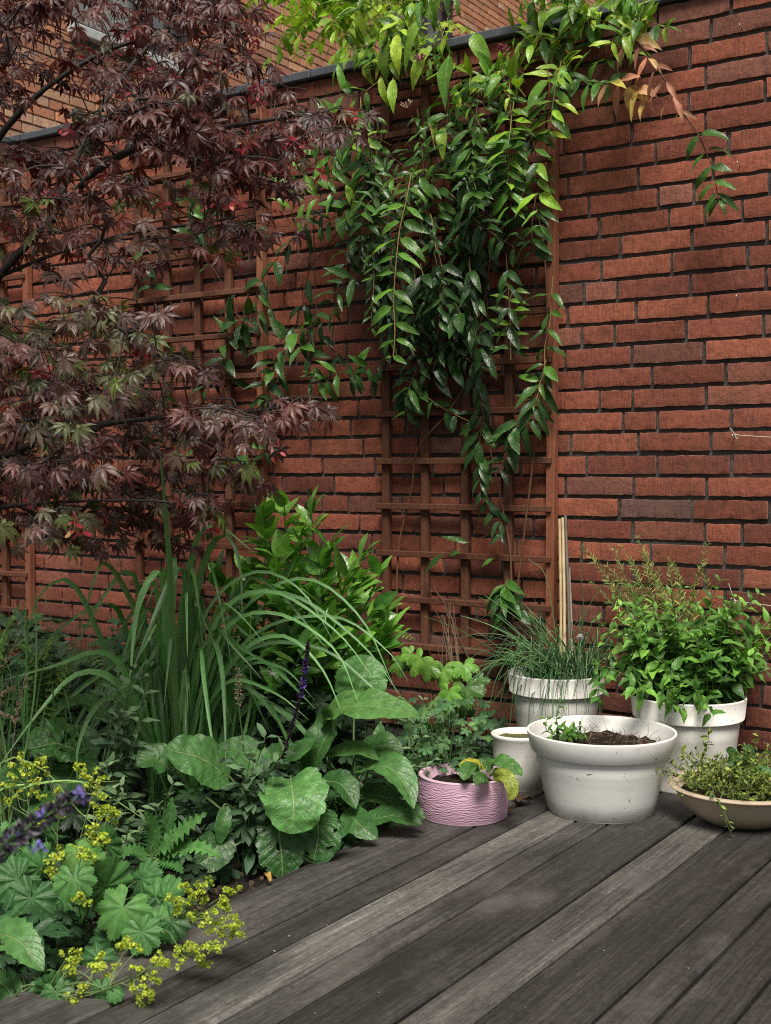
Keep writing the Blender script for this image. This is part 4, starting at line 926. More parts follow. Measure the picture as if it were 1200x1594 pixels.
broad('broad_leaved_plant', rB, 'tall plant with long bright arching leaves, one curled over, left of the pink pot', [
    ([(505, 1122, 2.9), (530, 1102, 2.87), (580, 1100, 2.82), (652, 1113, 2.78)], .105, (.55, .9, 0), .78, K(p=.35, q=.6, ruf=.12, cup=.18, quilt=.03, n=28, cols=14)),
    ([(474, 1208, 2.9), (498, 1165, 2.86), (521, 1125, 2.87), (516, 1106, 2.82)], .085, (.8, .2, -.75), .55, K(p=.6, q=.4, cup=.5, n=26, quilt=.05)),
    ([(560, 1198, 2.86), (602, 1194, 2.79), (630, 1222, 2.75), (644, 1260, 2.71)], .085, (.75, .7, .3), .68, K(p=.6, q=.9, cup=.35)),
    ([(508, 1174, 2.9), (560, 1168, 2.85), (590, 1184, 2.82)], .06, (.5, 1, 0), .75, K(p=.6, q=.9)),
    ([(556, 1172, 2.96), (597, 1160, 2.92), (628, 1176, 2.9)], .078, (.6, .9, 0), .6, K()),
    ([(500, 1215, 2.8), (532, 1222, 2.76), (554, 1260, 2.72)], .065, (.7, .7, .3), .4, K(p=.6, q=.8, cup=.4)),
    ([(538, 1262, 2.76), (562, 1285, 2.71), (588, 1305, 2.69)], .062, (.8, .6, -.2), .5, K(p=.6, q=.7)),
    ([(560, 1282, 2.79), (612, 1270, 2.77), (657, 1284, 2.75)], .062, (.5, 1, 0), .28, K()),
    ([(556, 1246, 2.86), (588, 1238, 2.84), (624, 1258, 2.8)], .07, (.55, .9, 0), .25, K()),
    ([(552, 1092, 3.1), (563, 1058, 3.1), (574, 1020, 3.13)], .13, (1, .25, .1), .66, K(p=.5, q=.6, quilt=.04, n=26, cols=12)),
    ([(592, 1128, 3.0), (590, 1160, 2.98), (580, 1190, 2.97)], .035, (1, .2, -.3), .7, K(quilt=.06)),
    ([(440, 1182, 2.88), (466, 1170, 2.85), (492, 1150, 2.84)], .06, (.6, .8, -.3), .6, K()),
    ([(455, 1170, 2.95), (430, 1172, 2.92), (405, 1182, 2.9)], .05, (.6, .8, 0), .5, K()),
    ([(610, 1260, 2.84), (640, 1262, 2.8), (662, 1275, 2.78)], .045, (.6, .8, 0), .3, K())])
rC = P(120, 1255, 2.75); rC[2] = -.05
broad('dock_plant', rC, 'torn broad leaved plant with holes behind the yellow flowers at the far left', [
    ([(132, 1178, 2.78), (92, 1158, 2.73), (42, 1166, 2.7)], .125, (.7, .8, 0), .52, K(p=.45, q=.5, ruf=.14, quilt=.035, n=60, cols=34, holes=True)),
    ([(122, 1172, 2.8), (112, 1204, 2.73), (88, 1240, 2.69)], .1, (.9, .5, 0), .42, K(ruf=.12)),
    ([(170, 1122, 2.92), (132, 1094, 2.92), (82, 1100, 2.88)], .05, (.5, 1, 0), .45, K(ruf=.15)),
    ([(110, 1180, 2.8), (128, 1150, 2.8), (135, 1128, 2.82)], .1, (1, .2, .3), .35, K()),
    ([(60, 1230, 2.7), (25, 1215, 2.66), (-20, 1222, 2.62)], .09, (.6, .8, 0), .4, K()),
    ([(100, 1240, 2.72), (70, 1262, 2.66), (45, 1290, 2.62)], .08, (.7, .7, 0), .3, K())])
rD = P(-25, 1500, 2.0); rD[2] = -.05
broad('broad_leaved_plant', rD, 'single fresh green leaf reaching in at the lower left corner', [
    ([(-12, 1452, 2.02), (28, 1464, 1.98), (68, 1512, 1.95)], .062, (.7, .7, .2), .72, K(p=.55, q=.8, serr=.12)),
    ([(-20, 1440, 2.05), (5, 1448, 2.03), (18, 1452, 2.02)], .05, (.4, .9, 0), .55, K()),
    ([(-10, 1520, 2.0), (12, 1540, 1.97), (28, 1570, 1.95)], .05, (.8, .6, .2), .35, K())])
rE = P(240, 1352, 2.45); rE[2] = -.05
broad('dandelion_plant', rE, 'small plant with jagged toothed leaves on bare soil behind the round lobed leaves', [
    ([(240, 1330, 2.46), (282, 1296, 2.43), (322, 1265, 2.42)], .036, (.8, .6, -.3), .66, K(serr=.9, p=.7, q=.8, ruf=.2)),
    ([(245, 1335, 2.46), (300, 1318, 2.42), (345, 1335, 2.38)], .03, (.7, .7, 0), .7, K(serr=.9, p=.7, q=.8, ruf=.2)),
    ([(235, 1330, 2.46), (240, 1290, 2.45), (225, 1262, 2.43)], .035, (.9, .4, .2), .55, K(serr=.7)),
    ([(245, 1330, 2.47), (262, 1280, 2.46), (268, 1240, 2.46)], .03, (.9, .4, .2), .5, K(serr=.5)),
    ([(240, 1338, 2.46), (270, 1345, 2.43), (285, 1360, 2.4)], .025, (.7, .7, 0), .4, K(serr=.8)),
    ([(235, 1335, 2.46), (205, 1325, 2.43), (182, 1335, 2.4)], .03, (.7, .7, 0), .5, K(serr=.6))])

# ---- ornamental grass
MAT_GRASS = leaf_mat('grass_blade_mat', [(0, (.022, .085, .018)), (.5, (.085, .24, .065)), (.8, (.19, .4, .18)), (1, (.26, .44, .09))], .36, .2, (.22, .34, .2), .6, 1, 0, .1, .5, rib=.1, mott=.2)
def blade(m, pts, w, nh, r, n=26, fold=.35, tw=0.0):
    c = curve(pts, 10); d = np.linalg.norm(np.diff(c, axis=0), axis=1); cum = np.concatenate([[0], np.cumsum(d)]); sN = np.linspace(0, cum[-1], n + 1)
    c = np.stack([np.interp(sN, cum, c[:, k]) for k in range(3)], -1); T = np.gradient(c, axis=0); V = []; U = []; F = []; px = None
    for i in range(n + 1):
        t = i / n; tg = nrm(T[i]); x = np.cross(tg, nh); x = nrm(x) if np.linalg.norm(x) > .2 else (px if px is not None else nrm(np.cross(tg, nh + .1)))
        if px is not None:
            if np.dot(x, px) < 0: x = -x
            x = nrm(.5 * x + .5 * px)
        px = x; z = np.cross(x, tg); ww = .5 * w * (min(1, .55 + 2.2 * t)) * (1 - t**5 * .3) * (1 - max(0, (t - .55) / .45)**1.6 * .95)
        for j in range(5):
            s = -1 + .5 * j; V.append(c[i] + x * s * ww + z * (abs(s) * ww * fold)); U.append((.5 + .5 * s, t * 3))
    for i in range(n):
        for j in range(4): F.append((i*5+j, i*5+j+1, (i+1)*5+j+1, (i+1)*5+j))
    m.add(V, np.array(F), U, (r, rv(), rv()))
gr0 = P(285, 1250, 3.15); gr0[2] = -.05
gr = thing('ornamental_grass', gr0, 'big clump of strappy arching grass blades in the middle of the bed', 'grass clump')
m = M()
def gblade(base, ctrl, w, r, **k): blade(m, [np.array(gr0) + np.array([base[0], base[1], 0])] + [P(*q) for q in ctrl], w, nrm(TOCAM * .9 + UPV * .6 + _rt * rv(-.5, .5)), r, **k)
blade(m, [np.array(gr0), P(272, 1060, 3.0), P(264, 880, 2.8), P(254, 760, 2.66), P(246, 672, 2.58)], .0165, nrm(TOCAM * .9 - UPV * .4), .82, fold=.25)
for ctrl, w, r in (([(275, 1050, 3.1), (300, 860, 3.05), (335, 818, 2.98), (395, 860, 2.9)], .02, .6), ([(280, 1080, 3.1), (290, 930, 3.0), (278, 880, 2.95), (240, 960, 2.85), (200, 1060, 2.8)], .021, .7),
                   ([(262, 1080, 3.1), (258, 930, 3.0), (248, 885, 2.95), (215, 940, 2.9), (200, 1080, 2.85)], .022, .68), ([(255, 1050, 3.1), (262, 900, 3.02), (270, 870, 2.98), (268, 960, 2.94), (255, 1100, 2.9)], .02, .74),
                   ([(290, 1060, 3.1), (310, 900, 3.05), (345, 830, 3.0), (372, 870, 2.96), (378, 970, 2.92)], .019, .55), ([(240, 1080, 3.12), (215, 960, 3.1), (170, 880, 3.05), (150, 890, 3.0), (120, 1000, 2.95)], .016, .85),
                   ([(200, 1120, 3.1), (160, 1000, 3.05), (110, 905, 3.0), (60, 930, 2.95), (38, 1010, 2.9)], .016, .62), ([(220, 1130, 3.05), (190, 1040, 2.98), (150, 1015, 2.92), (90, 1035, 2.85), (0, 1060, 2.8)], .016, .6),
                   ([(230, 1140, 3.0), (180, 1060, 2.9), (120, 1050, 2.82), (60, 1110, 2.75), (0, 1190, 2.7)], .017, .65), ([(230, 1150, 3.0), (190, 1090, 2.9), (150, 1100, 2.8), (122, 1160, 2.7), (120, 1220, 2.62)], .016, .66),
                   ([(310, 1100, 3.1), (340, 960, 3.05), (420, 920, 2.98), (520, 980, 2.92), (585, 1060, 2.88)], .011, .7), ([(310, 1100, 3.1), (350, 950, 3.05), (450, 925, 2.98), (560, 1000, 2.92), (625, 1085, 2.88)], .012, .72),
                   ([(305, 1110, 3.1), (350, 980, 3.02), (430, 955, 2.95), (520, 1010, 2.88), (560, 1100, 2.84)], .011, .68), ([(310, 1110, 3.1), (370, 960, 3.05), (470, 900, 3.0), (560, 960, 2.95), (618, 1080, 2.9)], .01, .66),
                   ([(320, 1120, 3.1), (370, 1020, 3.02), (440, 990, 2.95), (500, 1040, 2.9), (540, 1130, 2.86)], .012, .6), ([(320, 1130, 3.1), (380, 1040, 3.0), (440, 1040, 2.94), (490, 1090, 2.9)], .012, .5),
                   ([(318, 1120, 3.1), (360, 1060, 3.02), (430, 1080, 2.94), (480, 1120, 2.9)], .011, .6), ([(290, 1060, 3.1), (330, 940, 3.0), (400, 890, 2.92), (470, 920, 2.86), (520, 1000, 2.82)], .011, .72),
                   ([(300, 1080, 3.1), (330, 1000, 3.0), (345, 1040, 2.9), (350, 1120, 2.8), (352, 1200, 2.72)], .014, .7), ([(300, 1100, 3.1), (312, 1010, 3.0), (318, 1060, 2.9), (330, 1150, 2.8), (345, 1215, 2.72)], .013, .6),
                   ([(320, 1100, 3.12), (400, 985, 3.06), (520, 960, 3.0), (600, 1010, 2.96), (635, 1060, 2.93)], .01, .72), ([(320, 1100, 3.12), (390, 1010, 3.06), (500, 1010, 2.98), (590, 1080, 2.92), (650, 1130, 2.86)], .011, .75)):
    gblade((rv(-.05, .05), rv(-.03, .03)), ctrl, w * 1.02, min(1, r + .05))
for q in range(44):
    side = rv(-1, 1); reach = rv(110, 300); b = (side * .08 + rv(-.03, .03), rv(-.08, .1)); top = rv(850, 1060) + abs(side) * 60; z0 = 3.15 + b[1]
    x0 = 285 + side * 50; x1 = x0 + side * reach * .55; x2 = x0 + side * reach; ym = top + rv(0, 30)
    gblade(b, [(x0 + side * 20, (1230 + top) / 2, z0), ((x0 + x1) / 2, top, z0 - rv(0, .1)), (x1, ym, z0 - rv(0, .2)), (x2, ym + rv(20, 150), z0 - rv(.05, .3))], rv(.009, .019), rv(.2, .9), n=20)
for q in range(26):
    x = 285 + rv(-90, 100); gblade((rv(-.12, .12), rv(-.1, .1)), [(x, 1150, 3.1 + rv(-.1, .1)), (x + rv(-30, 30), rv(900, 1080), 3.1 + rv(-.1, .1))], rv(.006, .014), rv(.0, .5), n=14)
m.build('foliage', MAT_GRASS, gr)
# thin pale blades at the far left
gl0 = P(20, 1290, 2.72); gl0[2] = -.05; gl = thing('meadow_grass', gl0, 'thin grass with dry beige seed heads at the far left edge', 'grass clump'); m = M()
for q in range(20):
    x = rv(-40, 100); b = gl0 + np.array([rv(-.12, .12), rv(-.1, .1), 0]); t = rv(900, 1130); blade(m, [b, P(x, (t + 1280) / 2, 2.75), P(x + rv(-20, 20), t, 2.74), P(x + rv(-60, 60), t + rv(10, 130), 2.7)], rv(.003, .006), nrm(TOCAM + jit(.4)), rv(.2, .9), n=14)
for (a, b_, c_, d_) in (((20, 1240), (110, 1215), (170, 1240), (245, 1290)), ((-10, 1240), (60, 1220), (130, 1218), (200, 1215)), ((0, 1190), (70, 1200), (120, 1260), (200, 1330))):
    blade(m, [gl0] + [P(*q, 2.6) for q in (a, b_, c_, d_)], .004, nrm(TOCAM + UPV), .95, n=18)
m.build('foliage', MAT_GRASS, gl)
MAT_SEED = flat_mat('dry_seed_mat', [(0, (.3, .22, .12)), (1, (.55, .47, .33))], .8, .2); SD = [leaf(.3, 3, 2, .3, .3, .7, .9, 0, 0, seed=60 + k) for k in range(3)]
for pts in ([(25, 1120, 2.7), (32, 1085, 2.7), (42, 1055, 2.7)], [(-20, 1108, 2.7), (5, 1112, 2.7), (22, 1122, 2.7)], [(-15, 1085, 2.72), (5, 1078, 2.72), (20, 1070, 2.72)], [(5, 1040, 2.75), (18, 1015, 2.75), (26, 998, 2.75)]):
    F = Foliage(SD); c = resample(curve([P(*q) for q in pts], 8), .0022); mm = M(); mm.tube(c, .0008, .0005, 5, (.2, .5, .5)); mm.tube(curve([gl0, (gl0 + c[0]) / 2 + jit(.01), c[0]], 8), .001, .0008, 5, (.4, .5, .5))
    for p in c:
        for k in range(3): F.put(p + jit(.002), nrm(nrm(c[-1] - c[0]) + jit(.5)), jit(1), rv(.007, .011), (rv(), rv(), rv()))
    F.into(mm).build('seed_head', MAT_SEED, gl)

# ---- glossy shrub, ferns
MAT_SHRUB = leaf_mat('glossy_leaf_mat', [(0, (.015, .06, .018)), (.4, (.045, .15, .032)), (.75, (.1, .27, .05)), (1, (.18, .37, .07))], .25, .2, (.2, .35, .12), .4, 5, 2.2, .35, .65)
ST_ = [leaf(rv(.38, .5), 7, 4, .25, rv(.1, .7), .75, .85, .02, .05, seed=80 + k) for k in range(6)]
sh0 = P(460, 1170, 3.55); sh0[2] = -.05; shr = thing('glossy_shrub', sh0, 'bright glossy leaved shrub against the wall between the two trellises', 'shrub'); F = Foliage(ST_); SM = M()
for (tip, k, tone) in (((443, 790, 3.5), 9, .8), ((485, 805, 3.48), 8, .72), ((512, 855, 3.45), 8, .6), ((420, 840, 3.5), 8, .7), ((460, 860, 3.4), 9, .65), ((560, 905, 3.45), 8, .6), ((600, 960, 3.45), 8, .62), ((540, 940, 3.38), 8, .55), ((480, 930, 3.35), 9, .5), ((430, 920, 3.4), 9, .5), ((520, 1000, 3.35), 8, .4), ((580, 1020, 3.4), 8, .45), ((390, 900, 3.5), 8, .45), ((450, 1000, 3.3), 8, .35), ((560, 870, 3.55), 5, .7), ((395, 990, 3.4), 8, .3), ((605, 1010, 3.45), 6, .5), ((500, 880, 3.45), 8, .6), ((375, 960, 3.5), 8, .35), ((340, 900, 3.6), 8, .3), ((470, 830, 3.4), 9, .8), ((430, 870, 3.35), 9, .7), ((500, 930, 3.3), 9, .65), ((540, 900, 3.35), 8, .7), ((580, 950, 3.35), 8, .65), ((520, 970, 3.25), 8, .6), ((460, 920, 3.25), 9, .6), ((560, 1000, 3.3), 8, .55), ((415, 810, 3.45), 7, .75), ((605, 985, 3.35), 7, .6), ((480, 1000, 3.2), 8, .5), ((590, 900, 3.5), 6, .7)):
    T = P(*tip); c = curve([sh0 + jit(.03) * [1, 1, 0], sh0 * .55 + T * .45 + np.array([0, 0, .05]) + jit(.03), T], 10); SM.tube(c, .004, .0015, 6, (rv(.3, .7), .5, .5))
    q = resample(c, .03)[-k * 1 - 2:]
    for i, p in enumerate(q):
        tg = nrm(c[-1] - c[-4]); f = i / len(q)
        for _ in range(2 if f < .8 else 3):
            a = rv(0, 6.28); d = nrm(np.array([math.cos(a), math.sin(a), 0]) * (1.1 - .7 * f) + tg * (.35 + .5 * f) + OUT * .25 + jit(.2)); F.put(p, d, nrm(UPV + OUT * .45 + jit(.25)), rv(.065, .112) * (1 - .15 * f), (min(1, max(0, tone + .12 + rng.normal(0, .16) + .12 * f)), rv(), rv()))
F.into().build('foliage', MAT_SHRUB, shr); SM.build('stem', MAT_GSTEM, shr)
MAT_FERN = leaf_mat('fern_mat', [(0, (.03, .08, .02)), (.5, (.09, .18, .03)), (1, (.22, .3, .04))], .5, .25, (.2, .3, .08), .3, 5, 2, .2)
PN = [leaf(.34, 7, 2, .1, .5, .35, 1.0, .05, 0, serr=.5, seed=100 + k) for k in range(4)]
def fern(px, W_, tone, F, SM, npair=26):
    c = curve([P(*q) for q in px], 14); q = resample(c, np.sum(np.linalg.norm(np.diff(c, axis=0), axis=1)) / npair); SM.tube(c, .0018, .0006, 5, (.5, .5, .5)); n = len(q)
    for i in range(3, n):
        t = i / (n - 1); tg = nrm(q[min(i+1, n-1)] - q[i-1]); nh = nrm(UPV + TOCAM * .7); sd = nrm(np.cross(tg, nh)); L = W_ * min(1, t * 3.2) * (1 - t)**.75 + .004
        for sg in (-1, 1): F.put(q[i], nrm(sd * sg + tg * .3 - nh * .12 + jit(.06)), nh + jit(.1), L, (tone + rv(-.15, .15), rv(), rv()))
for k, (px_, y_, Zf, lab, frs) in enumerate(((500, 1130, 3.6, 'yellow green fern frond arching out of the glossy shrub', [([(480, 1100, 3.6), (500, 960, 3.55), (540, 905, 3.5), (590, 922, 3.42)], .075, .8), ([(480, 1100, 3.6), (470, 980, 3.6), (480, 930, 3.55), (510, 920, 3.5)], .06, .6), ([(470, 1100, 3.6), (430, 960, 3.6), (400, 900, 3.6), (370, 890, 3.55)], .06, .6)]),
                                              (590, 1130, 3.6, 'small fern with fine fronds low against the wall, left of the right trellis foot', [([(580, 1100, 3.6), (585, 1020, 3.58), (610, 985, 3.52), (645, 995, 3.45)], .06, .75), ([(580, 1100, 3.6), (590, 1010, 3.58), (600, 980, 3.5), (605, 1000, 3.45)], .05, .6), ([(580, 1100, 3.6), (560, 1030, 3.58), (555, 1000, 3.55), (575, 985, 3.5)], .05, .5)]),
                                              (60, 1200, 3.7, 'dark feathery fern in the shade below the maple', [([(60, 1180, 3.7), (70, 1070, 3.65), (40, 1010, 3.6), (0, 1010, 3.5)], .09, .25), ([(60, 1180, 3.7), (90, 1060, 3.65), (130, 1020, 3.6), (170, 1050, 3.5)], .09, .2), ([(60, 1180, 3.7), (60, 1060, 3.7), (75, 1000, 3.6), (100, 990, 3.5)], .08, .25), ([(-20, 1180, 3.7), (-10, 1050, 3.6), (20, 960, 3.5), (45, 930, 3.45)], .08, .35)]))):
    r0 = P(px_, y_, Zf); r0[2] = -.05; t = thing('fern', r0, lab, 'fern'); F = Foliage(PN); SM = M()
    for px, w, tone in frs: fern(px, w, tone, F, SM); SM.tube([r0, P(*px[0])], .002, .0018, 5, (.4, .5, .5))
    F.into().build('foliage', MAT_FERN, t); SM.build('stem', MAT_GSTEM, t)

# ---- lobed plants
MAT_CURRANT = leaf_mat('currant_leaf_mat', [(0, (.03, .1, .02)), (.5, (.08, .22, .035)), (1, (.16, .34, .05))], .42, .2, (.25, .4, .12), .5, 3, 2, .5, .5, rib=.06)
CU = [palmate(5, .38, .12, 300, .05, .3, k, 5, 12, .5) for k in range(4)]
cu0 = W(692, 1150, .18); cu0[2] = -.05; t = thing('currant_bush', cu0, 'young plant with bright lobed maple shaped leaves at the foot of the right trellis', 'plant'); F = Foliage(CU); SM = M()
for (x, y, o, L, dx, dy, r) in ((655, 1025, .2, .06, -.5, .8, .85), (690, 1040, .22, .06, .1, 1, .8), (722, 1035, .2, .05, .5, .8, .6), (725, 1070, .24, .062, .4, 1, .55), (698, 1075, .26, .055, -.1, 1, .6), (668, 1035, .24, .05, -.2, 1, .9), (740, 1060, .16, .045, .8, .7, .4), (625, 1030, .14, .05, -.8, .5, .6), (690, 1098, .2, .05, -.2, 1, .2), (720, 1098, .2, .05, .2, 1, .25), (640, 1018, .16, .04, -.6, .3, .7)):
    p = W(x, y, o); F.put(p, nrm(np.array([dx, -.4, -dy])), nrm(OUT * 1.2 + UPV * .5 + jit(.2)), L, (r, rv(), rv())); SM.tube(curve([cu0, (cu0 + p) / 2 + np.array([0, 0, .05]), p], 6), .0016, .001, 5, (.4, .5, .5))
F.into().build('foliage', MAT_CURRANT, t); SM.build('stem', MAT_GSTEM, t)
MAT_LM = leaf_mat('mantle_leaf_mat', [(0, (.012, .048, .016)), (.4, (.035, .115, .034)), (.75, (.075, .19, .05)), (1, (.14, .28, .06))], .52, .15, (.14, .26, .12), .5, 1, 0, .35, .4, rib=.06)
LMT = [palmate(9, .2, .07, 325, .055, rv(.15, .45), 20 + k, 6, 10, .72, .06) for k in range(6)]
MAT_LMF = flat_mat('mantle_flower_mat', [(0, (.2, .18, .05)), (.12, (.32, .45, .04)), (.6, (.52, .66, .06)), (1, (.7, .78, .12))], .6, .3)
FL = [floret(5, k) for k in range(4)]
def blossom(F, SM, c, R, k, tone):
    for _ in range(k):
        d = nrm(rng.normal(0, 1, 3) + UPV * .4); F.put(c + d * R * rv(.4, 1) * [1, 1, .8], jit(1), d + jit(.4), rv(.0022, .0034), (tone if rv() > .12 else .05, rv(), rv()))
        if rv() < .4: SM.tube([c, c + d * R * .7], .0004, .0003, 4, (.8, .5, .5))
def spray(parent, stem, heads, name='flower_spray', dens=26):
    F = Foliage(FL); SM = M(); c = curve(stem, 10); SM.tube(c, .0013, .0008, 5, (.75, .5, .5))
    for (p, R) in heads:
        d = np.linalg.norm(c - p, axis=1) + np.maximum(0, np.arange(len(c)) / len(c) - .0) * 0; i = max(0, int(np.argmin(d)) - 4); mid = (c[i] + p) / 2 + jit(.004); SM.tube(curve([c[i], mid, p], 5), .0009, .0006, 5, (.8, .5, .5))
        for _ in range(3): blossom(F, SM, p + jit(R * .55), R * .7, dens // 2 + 1, rv(.35, .95))
    o = F.into().build(name, MAT_LMF, parent); SM.build('flower_stem', MAT_GSTEM, o) if False else SM.build('flower_stem', MAT_GSTEM, parent); return o
def ladysm(root, lab, lvs, sprays_):
    t = thing('ladys_mantle', root, lab, 'plant', "lady's mantle at the deck edge"); F = Foliage(LMT); SM = M()
    for (x, y, Z, rad, dx, dy, face, r) in lvs:
        p = P(x, y, Z); L = rad * Z / FPX; d = nrm(_rt * dx - UPV * dy * .8 + TOCAM * .35); nh = nrm(UPV * (1 - face) + TOCAM * face + jit(.12)); o = p - d * L * .2
        F.put(o, d, nh, L, (r, rv(.3, .8), rv())); SM.tube(curve([np.array(root) + jit(.02) * [1, 1, 0], (np.array(root) + o) / 2 + np.array([0, 0, .035]) + jit(.015), o - nh * .01, o], 6), .0017, .0012, 5, (.65, .5, .5))
    F.into().build('foliage', MAT_LM, t); SM.build('stem', MAT_GSTEM, t)
    for st, hd in sprays_: spray(t, [np.array(root)] + [P(*q) for q in st], [(P(x, y, Z), R) for (x, y, Z, R) in hd])
    return t
r1 = P(130, 1430, 2.28); r1[2] = -.05
def heads(lst, Z, R=.009): return [(x, y, Z + rv(-.02, .02), R * rv(.8, 1.2)) for x, y in lst]
ladysm(r1, "large lady's mantle with round scalloped leaves and upright lime flowers at the far left",
    [(160, 1372, 2.16, 52, -.2, -.9, .7, .6), (187, 1422, 2.1, 50, -.3, .8, .65, .68), (100, 1410, 2.2, 44, .1, 1, .7, .4), (60, 1345, 2.2, 40, -.3, -.8, .6, .45), (45, 1408, 2.14, 48, -.2, 1, .6, .35), (250, 1395, 2.2, 40, .9, -.3, .6, .5), (222, 1432, 2.16, 38, .5, .9, .7, .15), (20, 1375, 2.15, 44, -.6, .5, .6, .35), (135, 1340, 2.2, 42, .3, -.8, .6, .75), (120, 1330, 2.1, 30, .2, .6, .5, .85), (90, 1440, 2.2, 44, -.3, 1, .75, .18), (225, 1365, 2.3, 36, .7, -.5, .5, .4), (170, 1310, 2.35, 34, .3, -.8, .5, .5), (20, 1310, 2.3, 40, -.4, -.6, .5, .5), (70, 1290, 2.4, 36, .2, -.7, .5, .4), (115, 1375, 2.08, 38, .2, .9, .6, .55), (250, 1440, 2.12, 34, .9, .4, .5, .6), (175, 1470, 2.12, 40, .4, 1, .8, .2), (10, 1440, 2.2, 46, -.5, .8, .7, .2), (60, 1480, 2.15, 40, -.2, 1, .8, .12)],
    [([(60, 1330, 2.3), (45, 1260, 2.3), (40, 1200, 2.3)], heads([(15, 1190), (30, 1180), (40, 1205), (55, 1220), (20, 1210), (12, 1225), (28, 1240), (48, 1235), (55, 1200), (10, 1250), (65, 1185), (38, 1190)], 2.3)),
     ([(90, 1320, 2.35), (100, 1250, 2.35)], heads([(68, 1190), (75, 1205), (65, 1240), (78, 1250), (70, 1285), (90, 1230), (58, 1262), (95, 1268)], 2.35)),
     ([(120, 1340, 2.25), (140, 1250, 2.25), (145, 1200, 2.25)], heads([(120, 1192), (128, 1200), (142, 1210), (150, 1218), (138, 1222), (130, 1208), (148, 1232), (158, 1215), (150, 1202), (156, 1240)], 2.25)),
     ([(130, 1330, 2.2), (150, 1290, 2.2)], heads([(145, 1255), (158, 1262), (168, 1272), (150, 1270), (178, 1268), (165, 1262), (182, 1278), (172, 1260)], 2.2)),
     ([(110, 1360, 2.15), (130, 1320, 2.15)], heads([(140, 1290), (148, 1300), (150, 1312), (165, 1315), (132, 1325), (142, 1340), (92, 1325), (100, 1332), (80, 1345), (85, 1360), (118, 1318), (160, 1300)], 2.12)),
     ([(120, 1380, 2.1), (130, 1400, 2.06)], heads([(115, 1402), (128, 1392), (137, 1405), (75, 1352), (128, 1328)], 2.05, .007))])
r2 = P(200, 1470, 2.12); r2[2] = -.05
ladysm(r2, "lady's mantle sprawling over the deck edge with a dense lime flower spray",
    [(262, 1395, 2.15, 38, .6, -.6, .55, .5), (270, 1440, 2.1, 34, .6, .8, .7, .3), (222, 1458, 2.08, 36, .3, 1, .7, .45), (150, 1500, 2.06, 34, -.3, 1, .8, .18)],
    [([(240, 1440, 2.1), (280, 1430, 2.06), (300, 1440, 2.05)], heads([(287, 1378), (293, 1388), (310, 1382), (318, 1376), (300, 1395), (275, 1405), (268, 1400), (290, 1410), (308, 1395), (320, 1400), (300, 1430), (312, 1440), (320, 1430), (335, 1440), (345, 1450), (355, 1440), (362, 1445), (345, 1410), (352, 1405), (340, 1415), (360, 1420), (365, 1430), (355, 1390), (362, 1385), (370, 1388), (350, 1400), (305, 1420), (280, 1420), (330, 1445), (372, 1440), (375, 1450), (366, 1458)], 2.04, .0085)),
     ([(250, 1450, 2.08), (275, 1470, 2.0), (285, 1490, 1.97)], heads([(275, 1490), (282, 1498), (290, 1478), (295, 1470), (305, 1480), (312, 1490), (320, 1475), (335, 1478), (345, 1470), (330, 1470), (310, 1500), (318, 1498), (300, 1475), (280, 1480)], 1.97, .0085))])
r3 = P(20, 1560, 1.97); r3[2] = -.05
ladysm(r3, "small lady's mantle trailing flat across the corner of the deck",
    [(78, 1535, 1.94, 28, -.1, -.6, .6, .4), (88, 1550, 1.92, 28, .3, .8, .7, .5), (158, 1540, 1.92, 20, .1, .8, .6, .4), (180, 1548, 1.9, 16, .6, .6, .6, .45), (65, 1545, 1.95, 26, -.6, .7, .6, .3), (105, 1528, 1.96, 22, .7, -.2, .5, .4)],
    [([(80, 1545, 1.93), (140, 1545, 1.92), (200, 1520, 1.9)], heads([(105, 1490), (112, 1500), (118, 1485), (105, 1508), (120, 1495), (110, 1515), (150, 1495), (158, 1490), (150, 1508), (162, 1512), (145, 1505), (182, 1505), (195, 1475), (205, 1470), (200, 1468), (170, 1515), (215, 1478)], 1.95, .008)),
     ([(140, 1548, 1.92), (190, 1530, 1.9), (225, 1515, 1.89)], heads([(220, 1520), (212, 1512), (245, 1495), (255, 1495), (240, 1500), (252, 1503), (235, 1520), (245, 1530), (230, 1540), (225, 1545), (218, 1555), (232, 1552), (210, 1540)], 1.89, .008)),
     ([(90, 1550, 1.92), (110, 1555, 1.91)], heads([(112, 1555), (108, 1565), (118, 1560), (125, 1545), (130, 1535)], 1.91, .008))])
